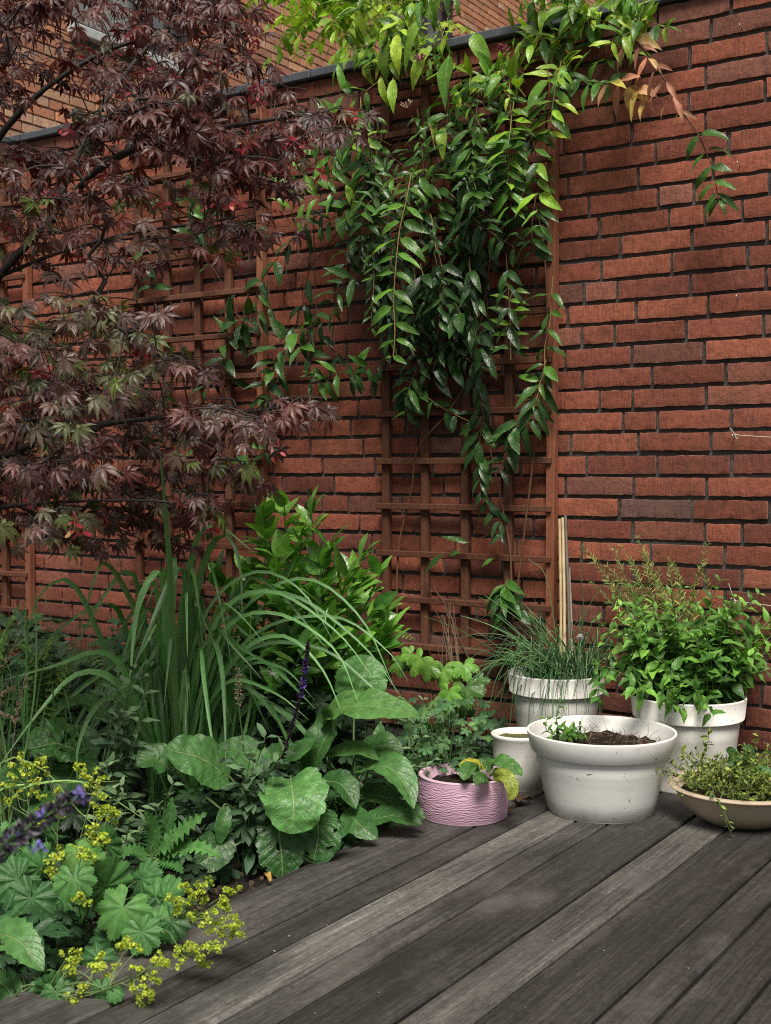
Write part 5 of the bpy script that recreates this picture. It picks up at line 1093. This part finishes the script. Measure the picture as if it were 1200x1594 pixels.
# ---- sages, spikes, low cover
MAT_SAGE = leaf_mat('sage_leaf_mat', [(0, (.025, .06, .035)), (.5, (.065, .13, .075)), (1, (.13, .21, .11))], .6, .12, (.18, .26, .16), .4, 6, 2, .4, .35)
SG = [leaf(rv(.3, .42), 6, 4, .3, rv(.2, .9), .7, .95, .05, .06, seed=120 + k) for k in range(5)]
def sage(name, root, lab, stems, L, tone, mat=None, cat='plant', smat=None, step=.024, sv=.5, r=.0016):
    t = thing(name, root, lab, cat); F = Foliage(SG); SM = M()
    for px in stems:
        pts = curve([np.array(root) + jit(.01) * [1, 1, 0]] + [P(*q) for q in px], 9); SM.tube(pts, r, r * .6, 5, (sv, .5, .5)); q = resample(pts, step); n = len(q); k0 = n // 4
        for i in range(k0, n):
            tg = nrm(q[min(i+1, n-1)] - q[i-1]); a = i * 1.57 + .6 + rv(-.3, .3); sd = nrm(np.cross(tg, [math.cos(a), math.sin(a), .1])); f = (i - k0) / max(1, n - k0)
            for sg in (-1, 1): F.put(q[i], nrm(sd * sg + tg * (.25 + .6 * f) - UPV * .25 * (1 - f) + jit(.12)), nrm(UPV + TOCAM * .5 + tg * .3 + jit(.2)), L * (1 - .45 * f) * rv(.8, 1.15), (min(1, max(0, tone + rv(-.25, .25) + .2 * f)), rv(), rv()))
    F.into().build('foliage', mat or MAT_SAGE, t); SM.build('stem', smat or MAT_GSTEM, t); return t
def foot(x, y, Z): p = P(x, y, Z); p[2] = -.05; return p
sage('sage_plant', foot(180, 1290, 2.72), 'grey green leafy sage stems in front of the grass clump', [[(185, 1200, 2.72), (195, 1110, 2.72), (205, 1045, 2.72)], [(175, 1200, 2.72), (168, 1130, 2.72), (165, 1085, 2.72)], [(190, 1200, 2.72), (215, 1130, 2.7), (228, 1060, 2.7)], [(170, 1230, 2.7), (172, 1190, 2.68)], [(200, 1210, 2.72), (205, 1160, 2.7)], [(180, 1190, 2.72), (185, 1120, 2.7), (180, 1055, 2.7)]], .06, .5, step=.03)
sage('sage_plant', foot(390, 1340, 2.66), 'dark grey green sage with hanging narrow leaves in front of the round crinkled leaf', [[(385, 1260, 2.62), (375, 1200, 2.62), (352, 1170, 2.62)], [(390, 1250, 2.62), (400, 1190, 2.62), (412, 1150, 2.62)], [(395, 1240, 2.62), (420, 1200, 2.6), (440, 1172, 2.6)], [(380, 1250, 2.62), (385, 1205, 2.6), (392, 1165, 2.6)]], .062, .35, step=.028)
sage('knapweed_plant', foot(250, 1370, 2.5), 'upright leafy stem with tight green buds left of the dark soil', [[(252, 1290, 2.5), (258, 1250, 2.5), (268, 1222, 2.5)], [(250, 1300, 2.5), (242, 1262, 2.5)], [(255, 1310, 2.5), (275, 1270, 2.48)]], .045, .4, step=.026)
sage('leafy_weed', foot(180, 1330, 2.5), 'soft green seedling stems among the lime flowers', [[(170, 1240, 2.5), (166, 1195, 2.5)], [(180, 1260, 2.5), (188, 1225, 2.48)], [(200, 1290, 2.45), (210, 1265, 2.45)], [(150, 1260, 2.5), (148, 1240, 2.5)], [(215, 1300, 2.5), (225, 1280, 2.5)]], .04, .75)
t = sage('purple_salvia', foot(420, 1300, 2.8), 'dark stemmed salvia with a thin purple flower spike before the arching grass', [[(425, 1220, 2.8), (445, 1160, 2.8), (462, 1105, 2.8), (470, 1065, 2.8)]], .03, .2, sv=1.0)
MAT_PURP = flat_mat('purple_flower_mat', [(0, (.03, .015, .03)), (.4, (.07, .04, .07)), (.6, (.13, .07, .3)), (1, (.24, .15, .6))], .6, .25)
F = Foliage(FL); c = resample(curve([P(440, 1180, 2.8), P(460, 1110, 2.8), P(472, 1060, 2.8), P(480, 1000, 2.8)], 10), .0022); mm = M(); mm.tube(c, .0012, .0007, 5, (.1, .5, .5))
for i, p in enumerate(c):
    f = i / len(c); bl = .55 < f < .85
    for _ in range(2): d = nrm(jit(1)); F.put(p + d * .003, d + UPV * .4, jit(1), (.007 if bl else .0045) * rv(.7, 1.2), (rv(.55, 1) if bl and rv() < .7 else rv(0, .4), rv(), rv()))
F.into(mm).build('flower_spike', MAT_PURP, t)
r0 = foot(390, 1290, 2.85); t = thing('faded_flower_spike', r0, 'single upright stem with a faded beige flower spike in the middle of the bed', 'plant'); mm = M(); mm.tube(curve([r0, P(378, 1160, 2.8), P(372, 1100, 2.8), P(370, 1045, 2.8)], 10), .0017, .0012, 6, (.6, .5, .5)); mm.build('stem', MAT_GSTEM, t)
F = Foliage(SD); mm = M(); cc_ = resample(curve([P(372, 1095, 2.8), P(370, 1042, 2.8)], 8), .0022)
for p in cc_:
    for _ in range(4): d = nrm(jit(1)); F.put(p + d * .003, d + UPV * .3, jit(1), rv(.006, .009), (rv(.2, 1), rv(), rv()))
F.into(mm).build('flower_spike', MAT_SEED, t)
# near lavender-blue salvia leaning in, out of focus
r0 = np.array([-1.66, -2.72, -.05]); t = thing('blue_salvia', r0, 'out of focus grey purple salvia spike with blue florets leaning in at the left edge', 'plant'); Zs = 1.15
MAT_NSP = flat_mat('salvia_calyx_mat', [(0, (.05, .042, .06)), (.5, (.1, .09, .115)), (.78, (.17, .16, .18)), (.82, (.16, .13, .4)), (1, (.24, .2, .6))], .8, .15)
c = curve([r0, P(-220, 1520, 1.5), P(-110, 1400, 1.25), P(-10, 1325, Zs), P(60, 1278, Zs), P(125, 1238, Zs)], 12); SM = M(); SM.tube(c, .0022, .0012, 6, (.4, .5, .5)); SM.build('stem', MAT_GSTEM, t)
F = Foliage([leaf(.5, 4, 2, .4, .6, .5, .7, 0, 0, seed=140 + k) for k in range(3)]); q = resample(c[-36:], .004)
for i, p in enumerate(q):
    tg = nrm(q[min(i+1, len(q)-1)] - q[i-1]); f = i / len(q); wh = .5 + .5 * abs(math.sin(i * .55)); R = .0165 * (1.05 - .55 * f)
    for _ in range(int(9 * wh) + 3): d = nrm(np.cross(tg, jit(1))); F.put(p + d * R * rv(.2, .6), nrm(d + tg * .7), jit(1), rv(.008, .014) * (1.1 - .4 * f), (rv(0, .78), rv(), rv()))
for (x, y) in ((118, 1238), (125, 1232), (130, 1242), (66, 1268), (60, 1312), (52, 1318), (20, 1300), (64, 1318)):
    for _ in range(4): F.put(P(x + rv(-4, 4), y + rv(-4, 4), Zs - .008), jit(1), TOCAM + jit(.5), rv(.006, .009), (rv(.84, 1), rv(), rv()))
F.into().build('flower_spike', MAT_NSP, t)

# low cover of mixed leaves that fills the bed between the plants
MAT_COVER = leaf_mat('cover_leaf_mat', [(0, (.008, .028, .012)), (.5, (.022, .07, .025)), (1, (.06, .14, .04))], .5, .12, (.1, .2, .08), .4, 3, 2, .4, .4, rib=.05)
GT = [palmate(5, .55, .14, 320, .04, .25, 40 + k, 4, 8, .8) for k in range(4)]
def low_cover(n, ok, zr, szr, tone, F, stems=None):
    k = 0
    while k < n:
        x, y = rv(-5.2, -1.55), rv(-3.0, -.06)
        pr = np.array([x, y, 0]) - CAM; Zd = pr @ _fw; px = 600 + FPX * (pr @ _rt) / Zd if Zd > .5 else -999
        if px < -60 or not ok(x, y, px): continue
        z = rv(*zr); p = np.array([x, y, z - .04]); a = rv(0, 6.28); F.put(p, nrm(np.array([math.cos(a), math.sin(a), rv(-.4, .2)])), nrm(UPV + TOCAM * .5 + jit(.3)), rv(*szr), (rv(*tone), rv(), rv()))
        if stems is not None and rv() < .5: stems.tube([np.array([x, y, -.06]) + jit(.02) * [1, 1, 0], p], .0011, .0009, 4, (.4, .5, .5))
        k += 1
F = Foliage(GT + SG); SMc = M()
low_cover(2300, lambda x, y, px: y > -1.35 or px < 120, (.0, .13), (.022, .05), (0, .7), F, SMc)
low_cover(800, lambda x, y, px: y > -.75 and px < 560, (.1, .32), (.03, .06), (0, .45), F, SMc)
low_cover(220, lambda x, y, px: (y <= -1.35 and px < 330 and x < -1.62), (-.02, .08), (.018, .04), (0, .5), F, SMc)
o = F.into(SMc).build('ground_cover', MAT_COVER); tag(o, kind='stuff')
# cranesbill at the foot of the pots
MAT_GER = leaf_mat('cranesbill_leaf_mat', [(0, (.02, .065, .03)), (.5, (.05, .135, .055)), (1, (.11, .22, .07))], .5, .15, (.12, .24, .1), .4, 3, 2, .4, .4, rib=.05)
r0 = foot(690, 1190, 3.15); t = thing('cranesbill', r0, 'low mound of small cut leaves between the broad leaved plant and the pots', 'plant'); F = Foliage(GT); SM = M()
for q in range(95):
    x, y, Z = rv(625, 765), rv(1085, 1200), rv(2.95, 3.35)
    if x > 735 and y > 1150: continue
    p = P(x, y, Z)
    if p[2] < -.02: p[2] = rv(0, .05)
    a = rv(0, 6.28); F.put(p, nrm(np.array([math.cos(a), math.sin(a) - .4, -.3])), nrm(UPV + TOCAM * .7 + jit(.25)), rv(.014, .026), (rv(.1, .9), rv(), rv())); SM.tube(curve([r0 + jit(.03) * [1, 1, 0], (r0 + p) / 2 + np.array([0, 0, .02]), p], 4), .0009, .0006, 4, (.45, .5, .5))
F.into().build('foliage', MAT_GER, t); SM.build('stem', MAT_GSTEM, t)
sage('leafy_weed', foot(655, 1230, 3.05), 'upright light green weed stems just behind the pink pot', [[(655, 1150, 3.05), (658, 1090, 3.05)], [(640, 1160, 3.05), (632, 1110, 3.05)], [(672, 1180, 3.02), (690, 1140, 3.02)], [(650, 1190, 3.0), (640, 1165, 3.0)], [(665, 1210, 2.98), (655, 1180, 2.98)]], .035, .8)
# bark chips
s = NT('bark_mat'); R, Gc, B = s.attr()[:3]; nz = s.noise(s.obj(), 150, 4); MAT_CHIP = s.done(s.bsdf(s.mix(.5, s.ramp(R, [(0, (.015, .011, .009)), (.7, (.06, .042, .03)), (1, (.13, .095, .065))]), s.ramp(nz, [(.3, (.015, .012, .01)), (.7, (.07, .05, .04))])), .9, .2, s.bump(nz, .5, .004)))
CT = [blob(200 + k) for k in range(6)]; m = M()
Rl, tl, vl = [[] for _ in CT], [[] for _ in CT], [[] for _ in CT]
for q in range(4200):
    y = rv(-3.0, -.1); x = -1.555 - rv(0, 1) ** 1.6 * 1.5; k = int(rng.integers(6)); z = -.06 + .05 * mnoise.noise((x*3, y*3, .3)) + .03 * mnoise.noise((x*9, y*9, 1.7)); z = min(z, -.03)
    L = rv(.003, .011); A = frame(nrm(rng.normal(0, 1, 3) * [1, 1, .4]), jit(1) + UPV, 1.0) @ np.diag([L * rv(.3, .8), L, L * rv(.15, .4)]); Rl[k].append(A); tl[k].append([x, y, z + .003]); vl[k].append((rv(), rv(), rv()))
for k, T in enumerate(CT): m.inst(T, np.array(Rl[k]), np.array(tl[k]), np.array(vl[k]))
tag(m.build('bark_litter', MAT_CHIP, smooth=False), kind='stuff')

# ================================================================ PLANTS IN THE POTS
MAT_MINT = leaf_mat('mint_leaf_mat', [(0, (.02, .065, .015)), (.45, (.065, .18, .035)), (.8, (.14, .3, .05)), (1, (.23, .4, .07))], .45, .16, (.16, .3, .1), .35, 6, 2.2, .6, .45)
MTP = [leaf(rv(.36, .46), 10, 4, .3, rv(.2, .8), .62, 1.1, .05, .05, serr=.16, seed=160 + k) for k in range(6)]
mint = thing('mint_plant', cm + np.array([0, 0, .19]), 'bushy green mint spilling out of the tall white pot at the right', 'herb'); F = Foliage(MTP); SM = M()
tops = [(1120, 905), (955, 935), (985, 915), (1015, 940), (1045, 925), (1075, 915), (1100, 945), (930, 965), (940, 1000), (960, 980), (985, 965), (1010, 985), (1040, 975), (1065, 960), (1090, 990), (1125, 965), (1150, 985), (1170, 935), (1185, 960), (1200, 990), (1185, 1015), (1150, 1030), (1120, 1020), (1085, 1030), (1050, 1020), (1020, 1030), (985, 1020), (960, 1030), (930, 1040), (1205, 1040), (1170, 1050), (985, 1045), (1215, 950), (1040, 950), (1180, 925), (1000, 950), (1130, 940)] + [(rv(900, 1210), rv(915, 1050)) for _ in range(14)]
for k, (x, y) in enumerate(tops):
    off = rv(-.13, .13); b = cm + np.array([rv(-.09, .09), rv(-.09, .09), .192]); T = P(x, y, 3.24 + off); c = curve([b, (b + T) / 2 + np.array([0, 0, .02]) + jit(.012), T], 10); SM.tube(c, .0017, .001, 5, (rv(.3, .9), .5, .5)); q = resample(c, .024); n = len(q)
    for i in range(max(1, n // 5), n):
        f = i / (n - 1); tg = nrm(q[min(i+1, n-1)] - q[i-1]); a = i * 1.57 + k; sd = nrm(np.cross(tg, [math.cos(a), math.sin(a), .05])); L = (.034 + .03 * math.sin(pi * min(1, f * 1.1))) * rv(.8, 1.15) * (1 if f < .9 else .75)
        for sg in (-1, 1): F.put(q[i], nrm(sd * sg + tg * (.15 + .5 * f) - UPV * .35 * (1 - f) + jit(.15)), nrm(UPV + TOCAM * .35 + jit(.2)), L, (min(1, max(0, .25 + .45 * f + rng.normal(0, .12))), rv(), rv()))
for px, tone in (([(1010, 1060, 3.12), (1000, 1080, 3.07), (985, 1068, 3.05)], .6), ([(1040, 1070, 3.12), (1052, 1085, 3.06), (1060, 1060, 3.04)], .65), ([(1080, 1075, 3.1), (1100, 1095, 3.05), (1107, 1110, 3.03)], .5), ([(1030, 1075, 3.1), (1040, 1095, 3.05), (1062, 1100, 3.03)], .55), ([(950, 1040, 3.15), (935, 1060, 3.12), (930, 1085, 3.1)], .4)):
    b = cm + np.array([rv(-.06, .06), -.08, .192]); c = curve([b] + [P(*q) for q in px], 8); SM.tube(c, .0015, .001, 5, (.7, .5, .5)); q = resample(c, .02); n = len(q)
    for i in range(n // 2, n):
        a = i * 1.57; tg = nrm(q[min(i+1, n-1)] - q[i-1]); sd = nrm(np.cross(tg, [math.cos(a), math.sin(a), .05]))
        for sg in (-1, 1): F.put(q[i], nrm(sd * sg + tg * .4 - UPV * .2 + jit(.15)), nrm(UPV + TOCAM * .5 + jit(.2)), rv(.034, .05), (tone + rv(-.15, .2), rv(), rv()))
F.into().build('foliage', MAT_MINT, mint); SM.build('stem', MAT_GSTEM, mint)
# rosemary behind
MAT_ROSE = leaf_mat('rosemary_mat', [(0, (.09, .15, .05)), (.5, (.2, .27, .08)), (1, (.36, .38, .13))], .55, .12, (.2, .25, .12), .2, 1, 0, .1, .35)
RT = [leaf(.13, 4, 2, .3, rv(.1, .5), .3, .5, 0, 0, seed=180 + k) for k in range(3)]
ros = thing('rosemary_plant', cm + np.array([-.03, .09, .19]), 'pale wiry rosemary sprigs standing up behind the mint against the bricks', 'herb'); F = Foliage(RT); SM = M()
for (x, y) in ((906, 850), (955, 852), (968, 850), (992, 835), (1005, 880), (1040, 868), (1048, 875), (1100, 848), (1095, 885), (985, 870), (940, 900), (920, 905), (1020, 900), (1060, 905), (1085, 920), (960, 900), (980, 905), (1010, 920), (1035, 915), (945, 880), (1000, 860), (1055, 890), (1025, 885), (970, 925)):
    b = cm + np.array([rv(-.08, .06), rv(.03, .11), .192]); T = W(x, y, rv(.05, .16)); c = curve([b, b * .5 + T * .5 + np.array([rv(-.02, .02), 0, .02]), T], 10); SM.tube(c, .0013, .0007, 5, (.8, .5, .5))
    q = resample(c, .0045); n = len(q)
    for i in range(n // 3, n):
        tg = nrm(q[min(i+1, n-1)] - q[i-1])
        for _ in range(2): d = nrm(np.cross(tg, jit(1))); F.put(q[i], nrm(d + tg * .8), jit(1), rv(.016, .028) * (1 - .4 * (i / n)**4), (rv(), rv(), rv()))
F.into().build('foliage', MAT_ROSE, ros); SM.build('stem', MAT_GSTEM, ros)
# chives
MAT_CHIVE = leaf_mat('chive_mat', [(0, (.02, .065, .028)), (.5, (.06, .15, .07)), (1, (.14, .27, .11))], .35, .08, (.05, .1, .05), .1, 1, 0, .1, .5)
chv = thing('chive_plant', cc + np.array([0, 0, .225]), 'tangle of thin dark chive leaves flopping over the white pot behind the planter', 'herb'); m = M()
for k in range(270):
    r, a = .1 * math.sqrt(rv()), rv(0, 6.28); b = cc + np.array([.02 + r * math.cos(a), r * math.sin(a), .23]); L = rv(.1, .26); az = rv(0, 6.28); lean = rv(.1, 1.1); d = np.array([math.cos(az), math.sin(az) - .35, 0]) * lean; dr = rv(.1, .9)
    if az > pi * .75 and az < pi * 1.5: L *= 1.3
    pts = [b + (d * t + UPV * (t - dr * t * t)) * L for t in np.linspace(0, 1, 12)]; pts = [np.array([q[0], min(q[1], -.02), q[2]]) for q in pts]; m.tube(pts, np.linspace(.002, .0007, 12) * rv(.8, 1.2), sides=5, var=(rv(), rv(), rv()), cap=False)
for px in ([(905, 1000), (908, 940), (903, 880), (908, 850)], [(870, 1020), (850, 900), (822, 870)], [(880, 1010), (925, 930), (945, 905)], [(850, 1030), (780, 960), (740, 965)], [(860, 1040), (800, 990), (735, 1010), (690, 1030)], [(850, 1045), (800, 1000), (760, 1050), (745, 1110)], [(840, 1040), (780, 1010), (740, 1060)], [(850, 1040), (790, 1020), (745, 1070), (720, 1130)], [(860, 1040), (818, 1030), (790, 1080), (785, 1130)]):
    m.tube(curve([W(x, y, .2) for x, y in px], 8), .0015, .0007, 5, (rv(), rv(), rv()))
for k in range(46):
    x0, y0 = rv(815, 930), rv(1035, 1055); dx = rv(-75, 25); c = [W(x0, y0, .2), W(x0 + dx * .4, y0 - rv(10, 60), .25), W(x0 + dx * .9, y0 + rv(0, 40), .3), W(x0 + dx * 1.15, y0 + rv(40, 95), .31)]
    m.tube(curve(c, 7), .0015, .0006, 5, (rv(), rv(), rv()))
m.build('foliage', MAT_CHIVE, chv)
F = Foliage(FL); c = W(904, 992, .22)
for _ in range(70): d = nrm(jit(1)); F.put(c + d * rv(.004, .0085), jit(1), d, .0035, (rv(), rv(), rv()))
mm = M(); mm.tube([cc + np.array([.06, -.02, .23]), c], .0012, .001, 5, (.2, .5, .5)); MAT_WFL = flat_mat('white_flower_mat', [(0, (.45, .45, .4)), (1, (.7, .68, .66))], .7, .25); F.into(mm).build('flower_head', MAT_WFL, chv)
# weeds in the planter
sage('leafy_weed', cb + np.array([-.055, .0, .155]), 'small leafy seedling growing at the left inside the big white planter', [[(868, 1130, 3.0), (872, 1093, 3.0)], [(855, 1140, 3.0), (850, 1122, 3.0)], [(885, 1140, 2.97), (902, 1130, 2.96)], [(893, 1140, 3.0), (908, 1142, 2.97)], [(878, 1140, 2.96), (888, 1146, 2.94)]], .03, .4, MAT_MINT, step=.014)
m = M(); MAT_TWIG = stem_mat('dry_twig_mat', [(0, (.06, .035, .025)), (.6, (.16, .1, .07)), (1, (.3, .22, .15))], .8)
for k in range(140):
    p = cb + np.array([.02 + rv(-.11, .11), rv(-.1, .1), .162]); d = nrm(np.array([rv(-1, 1), rv(-1, 1), rv(.0, .9)])); L = rv(.02, .055); m.tube(curve([p, p + d * L * .5 + jit(.006), p + d * L + jit(.008)], 4), .0007, .0003, 4, (rv(), rv(), rv()))
tag(m.build('dry_roots', MAT_TWIG), 'tangle of dry brown roots on the soil of the big white planter', 'dead plant')
# primrose in the pink pot
MAT_PRIM = leaf_mat('primrose_leaf_mat', [(0, (.02, .07, .02)), (.5, (.05, .14, .035)), (.75, (.11, .2, .04)), (.9, (.4, .36, .04)), (1, (.5, .42, .05))], .45, .15, (.22, .32, .12), .6, 9, 3, 1., .45, spot=.4, spotcol=(.1, .05, .02))
t = thing('primrose', cp + np.array([.03, 0, .08]), 'crinkled primrose in the pink pot with one yellowing leaf hanging over the rim', 'plant'); m = M()
for pts, w, nh, r in (([(745, 1205, 2.9), (730, 1195, 2.86), (722, 1215, 2.83)], .042, (.8, .6, -.3), .35), ([(755, 1200, 2.95), (740, 1188, 2.93), (715, 1194, 2.9)], .03, (.5, .9, 0), .92), ([(758, 1202, 2.95), (775, 1185, 2.93), (800, 1196, 2.9), (812, 1208, 2.88)], .04, (.5, .9, 0), .5), ([(765, 1208, 2.9), (785, 1195, 2.86), (800, 1210, 2.84)], .035, (.5, .9, .2), .55), ([(768, 1210, 2.86), (785, 1208, 2.82), (797, 1226, 2.8), (793, 1246, 2.795)], .036, (.9, .3, .2), .8), ([(745, 1198, 2.98), (755, 1186, 2.99), (768, 1184, 2.99)], .03, (.5, .9, 0), .4), ([(760, 1215, 2.86), (748, 1210, 2.82), (740, 1222, 2.81)], .035, (.8, .6, 0), .45)):
    bleaf(m, [P(*q) for q in pts], w, nrm(nh[0] * TOCAM + nh[1] * UPV + nh[2] * _rt), vr=(r, rv(.4, .7), rv()), quilt=.09, ruf=.15, side=9, p=.5, q=.5)
m.build('foliage', MAT_PRIM, t)
# straggly bowl
MAT_SED = leaf_mat('straggly_leaf_mat', [(0, (.06, .09, .02)), (.5, (.13, .19, .035)), (1, (.25, .3, .06))], .5, .15, (.2, .3, .1), .2, 3, 2, .2, .4)
t = thing('creeping_weed', ct + np.array([0, 0, .07]), 'straggly light green creeping stems filling the tan bowl and trailing over its rim', 'plant'); F = Foliage(SG); SM = M()
for k in range(130):
    r, a = .13 * math.sqrt(rv()), rv(0, 6.28); b = ct + np.array([r * math.cos(a), r * math.sin(a), .068]); az = rv(0, 6.28); L = rv(.04, .13); up = rv(.05, 1.1); c = curve([b, b + np.array([math.cos(az) * .5, math.sin(az) * .5, up]) * L * .5 + jit(.006), b + np.array([math.cos(az), math.sin(az), up * .9]) * L], 5); c[:, 2] = np.maximum(c[:, 2], .066); SM.tube(c, .0012, .0007, 5, (rv(.6, .9), .5, .5))
    for p in resample(c, .008)[1:]:
        for _ in range(2): F.put(p, nrm(jit(1) + UPV * .4), UPV + jit(.5), rv(.008, .016), (rv(), rv(), rv()))
for px in ([(1100, 1225, 2.82), (1112, 1240, 2.765), (1126, 1262, 2.76), (1130, 1280, 2.76), (1142, 1305, 2.76)], [(1125, 1235, 2.8), (1120, 1250, 2.765), (1132, 1275, 2.755), (1140, 1292, 2.75)]):
    c = curve([P(*q) for q in px], 8); SM.tube(c, .0013, .0008, 5, (.8, .5, .5))
    for p in resample(c, .009)[3:]: F.put(p, nrm(jit(1)), UPV + jit(.5), rv(.008, .016), (rv(.2, .8), rv(), rv()))
for px in ([(1090, 1190, 2.9), (1100, 1160, 2.9), (1104, 1142, 2.9)], [(1150, 1190, 2.9), (1172, 1165, 2.9), (1182, 1150, 2.9)], [(1075, 1200, 2.88), (1065, 1180, 2.88), (1060, 1170, 2.88)]):
    c = curve([P(*q) for q in px], 8); SM.tube(c, .0014, .0008, 5, (.8, .5, .5)); n = len(c)
    for i, p in enumerate(resample(c, .007)[2:]):
        for _ in range(2): F.put(p, nrm(jit(1) + UPV * .5), UPV + jit(.5), rv(.012, .022), (rv(.3, .9), rv(), rv()))
F.into().build('foliage', MAT_SED, t); SM.build('stem', MAT_GSTEM, t)
t = thing('primrose', ct + np.array([.03, .03, .075]), 'dark crinkled primrose leaves at the back of the tan bowl', 'plant'); m = M()
for pts, w, nh, r in (([(1150, 1205, 2.92), (1140, 1175, 2.93), (1130, 1166, 2.92)], .03, (.9, .4, -.2), .2), ([(1160, 1205, 2.92), (1165, 1170, 2.93), (1157, 1162, 2.94)], .034, (.9, .3, .1), .25), ([(1165, 1210, 2.86), (1185, 1200, 2.84), (1205, 1204, 2.83)], .028, (.6, .8, 0), .35)):
    bleaf(m, [P(*q) for q in pts], w, nrm(nh[0] * TOCAM + nh[1] * UPV + nh[2] * _rt), vr=(r, rv(.4, .7), rv()), quilt=.09, ruf=.15, side=9, p=.5, q=.5)
m.build('foliage', MAT_PRIM, t)
# dead stems by the trellis foot, fallen leaves
m = M()
for k in range(16):
    a = W(rv(690, 715), rv(1035, 1060), .1); b = W(rv(672, 712), rv(935, 990), rv(.05, .12)); m.tube(curve([a, (a + b) / 2 + jit(.008), b], 6), .0012, .0005, 4, (rv(.4, 1), .5, .5))
tag(m.build('dry_stalks', MAT_TWIG), 'bunch of dry brown stems leaning on the foot of the right trellis', 'dead plant')
MAT_DRY = leaf_mat('dry_leaf_mat', [(0, (.045, .025, .02)), (.4, (.12, .06, .04)), (.7, (.3, .17, .06)), (1, (.42, .3, .08))], .75, .1, (.2, .12, .06), .3, 5, 2, .6, .2)
for (x, y, L, w, r, lab) in ((803, 1240, .05, .03, .2, 'dark brown curled dead leaf behind the pink pot, leftmost of those by the mossy pot'), (820, 1246, .055, .035, .1, 'dark dead leaf touching the big white planter at its left'), (792, 1262, .03, .02, .35, 'small brown dead leaf on the deck just right of the pink pot'),
                         (565, 1278, .05, .035, .85, 'orange yellow dead leaf under the broad leaved plant at the deck edge'), (575, 1262, .04, .03, .75, 'tan dead leaf behind the orange one at the deck edge'), (552, 1305, .05, .022, .95, 'yellowed dead leaf strip lying along the deck edge'), (420, 1372, .02, .012, .9, 'tiny yellow dead leaf on the deck edge strip near the bare soil')):
    m = M(); p = G(x, y, .006 if x > 600 or x < 500 else -.004); a = rv(0, 6.28); d = np.array([math.cos(a), math.sin(a), .05]) * L
    bleaf(m, [p, p + d * .5 + UPV * .012, p + d + UPV * .006], w, UPV + jit(.3), cup=.5, ruf=.3, vr=(r, .5, .5), p=.5, q=.6); tag(m.build('dead_leaf', MAT_DRY), lab, 'dead leaf', 'fallen leaves on the deck')
m = M()
for (x, y) in ((507, 1405), (508, 1403), (455, 1480), (600, 1404), (545, 1360), (700, 1350), (905, 1350), (860, 1465), (1060, 1330), (470, 1500), (640, 1520), (985, 1310), (330, 1470), (760, 1330), (1010, 1440), (410, 1440), (590, 1350), (655, 1345), (820, 1400), (940, 1480), (735, 1480), (1120, 1350), (1000, 1300), (1080, 1325), (930, 1310)) + tuple((rv(380, 1180), rv(1310, 1580)) for _ in range(25)):
    p = G(x, y, .0016); L = rv(.0012, .003); m.inst(CT[0], (frame(nrm(rng.normal(0, 1, 3) * [1, 1, .1]), UPV) @ np.diag([L * .5, L, L * .4]))[None], p[None], np.array([[rv(), rv(), rv()]]))
s = NT('debris_mat'); R, Gc, B = s.attr()[:3]; MAT_DEB = s.done(s.bsdf(s.ramp(R, [(0, (.05, .03, .02)), (.5, (.2, .14, .09)), (.8, (.3, .27, .22)), (1, (.42, .4, .36))]), .8)); tag(m.build('deck_debris', MAT_DEB), kind='stuff')
# ================================================================ LIGHT AND CAMERA
SUN_EL, SUN_AZ = math.radians(60), math.radians(148)     # azimuth: clockwise from +Y
w = bpy.data.worlds.new('World'); S.world = w; w.use_nodes = True; nt = w.node_tree; nt.nodes.clear()
sky = nt.nodes.new('ShaderNodeTexSky'); sky.sky_type = 'NISHITA'; sky.sun_disc = False; sky.sun_elevation = SUN_EL; sky.sun_rotation = SUN_AZ; sky.dust_density = 2.0; sky.air_density = 1.0
hs = nt.nodes.new('ShaderNodeHueSaturation'); hs.inputs['Saturation'].default_value = .15
bg = nt.nodes.new('ShaderNodeBackground'); bg.inputs[1].default_value = .05; ow = nt.nodes.new('ShaderNodeOutputWorld')
nt.links.new(sky.outputs[0], hs.inputs['Color']); nt.links.new(hs.outputs[0], bg.inputs[0]); nt.links.new(bg.outputs[0], ow.inputs[0])
ld = bpy.data.lights.new('Sun', 'SUN'); ld.energy = 3.9; ld.angle = math.radians(24); ld.color = (1, .93, .83)
lo = bpy.data.objects.new('Sun', ld); COL.objects.link(lo)
sd = Vector((math.sin(SUN_AZ) * math.cos(SUN_EL), math.cos(SUN_AZ) * math.cos(SUN_EL), math.sin(SUN_EL)))
lo.rotation_euler = sd.to_track_quat('Z', 'Y').to_euler(); lo.location = tuple(sd * 12)
cd = bpy.data.cameras.new('Camera'); co = bpy.data.objects.new('Camera', cd); COL.objects.link(co); S.camera = co
cd.sensor_fit = 'VERTICAL'; cd.sensor_height = 36.0; cd.lens = 36.0 * FPX / 1594; cd.clip_start = .02; cd.clip_end = 300
co.location = tuple(CAM); co.rotation_euler = (pi / 2 - PITCH, 0, TH)
cd.dof.use_dof = True; cd.dof.focus_distance = 3.1; cd.dof.aperture_fstop = cd.lens / 1000 / .0042
S.view_settings.view_transform = 'Standard'; S.view_settings.look = 'None'; S.view_settings.exposure = EXPOSURE; S.view_settings.gamma = 1
S.cycles.use_denoising = False; S.cycles.filter_width = 1.1; S.cycles.max_bounces = 6; S.cycles.transparent_max_bounces = 6; S.cycles.sample_clamp_indirect = 6
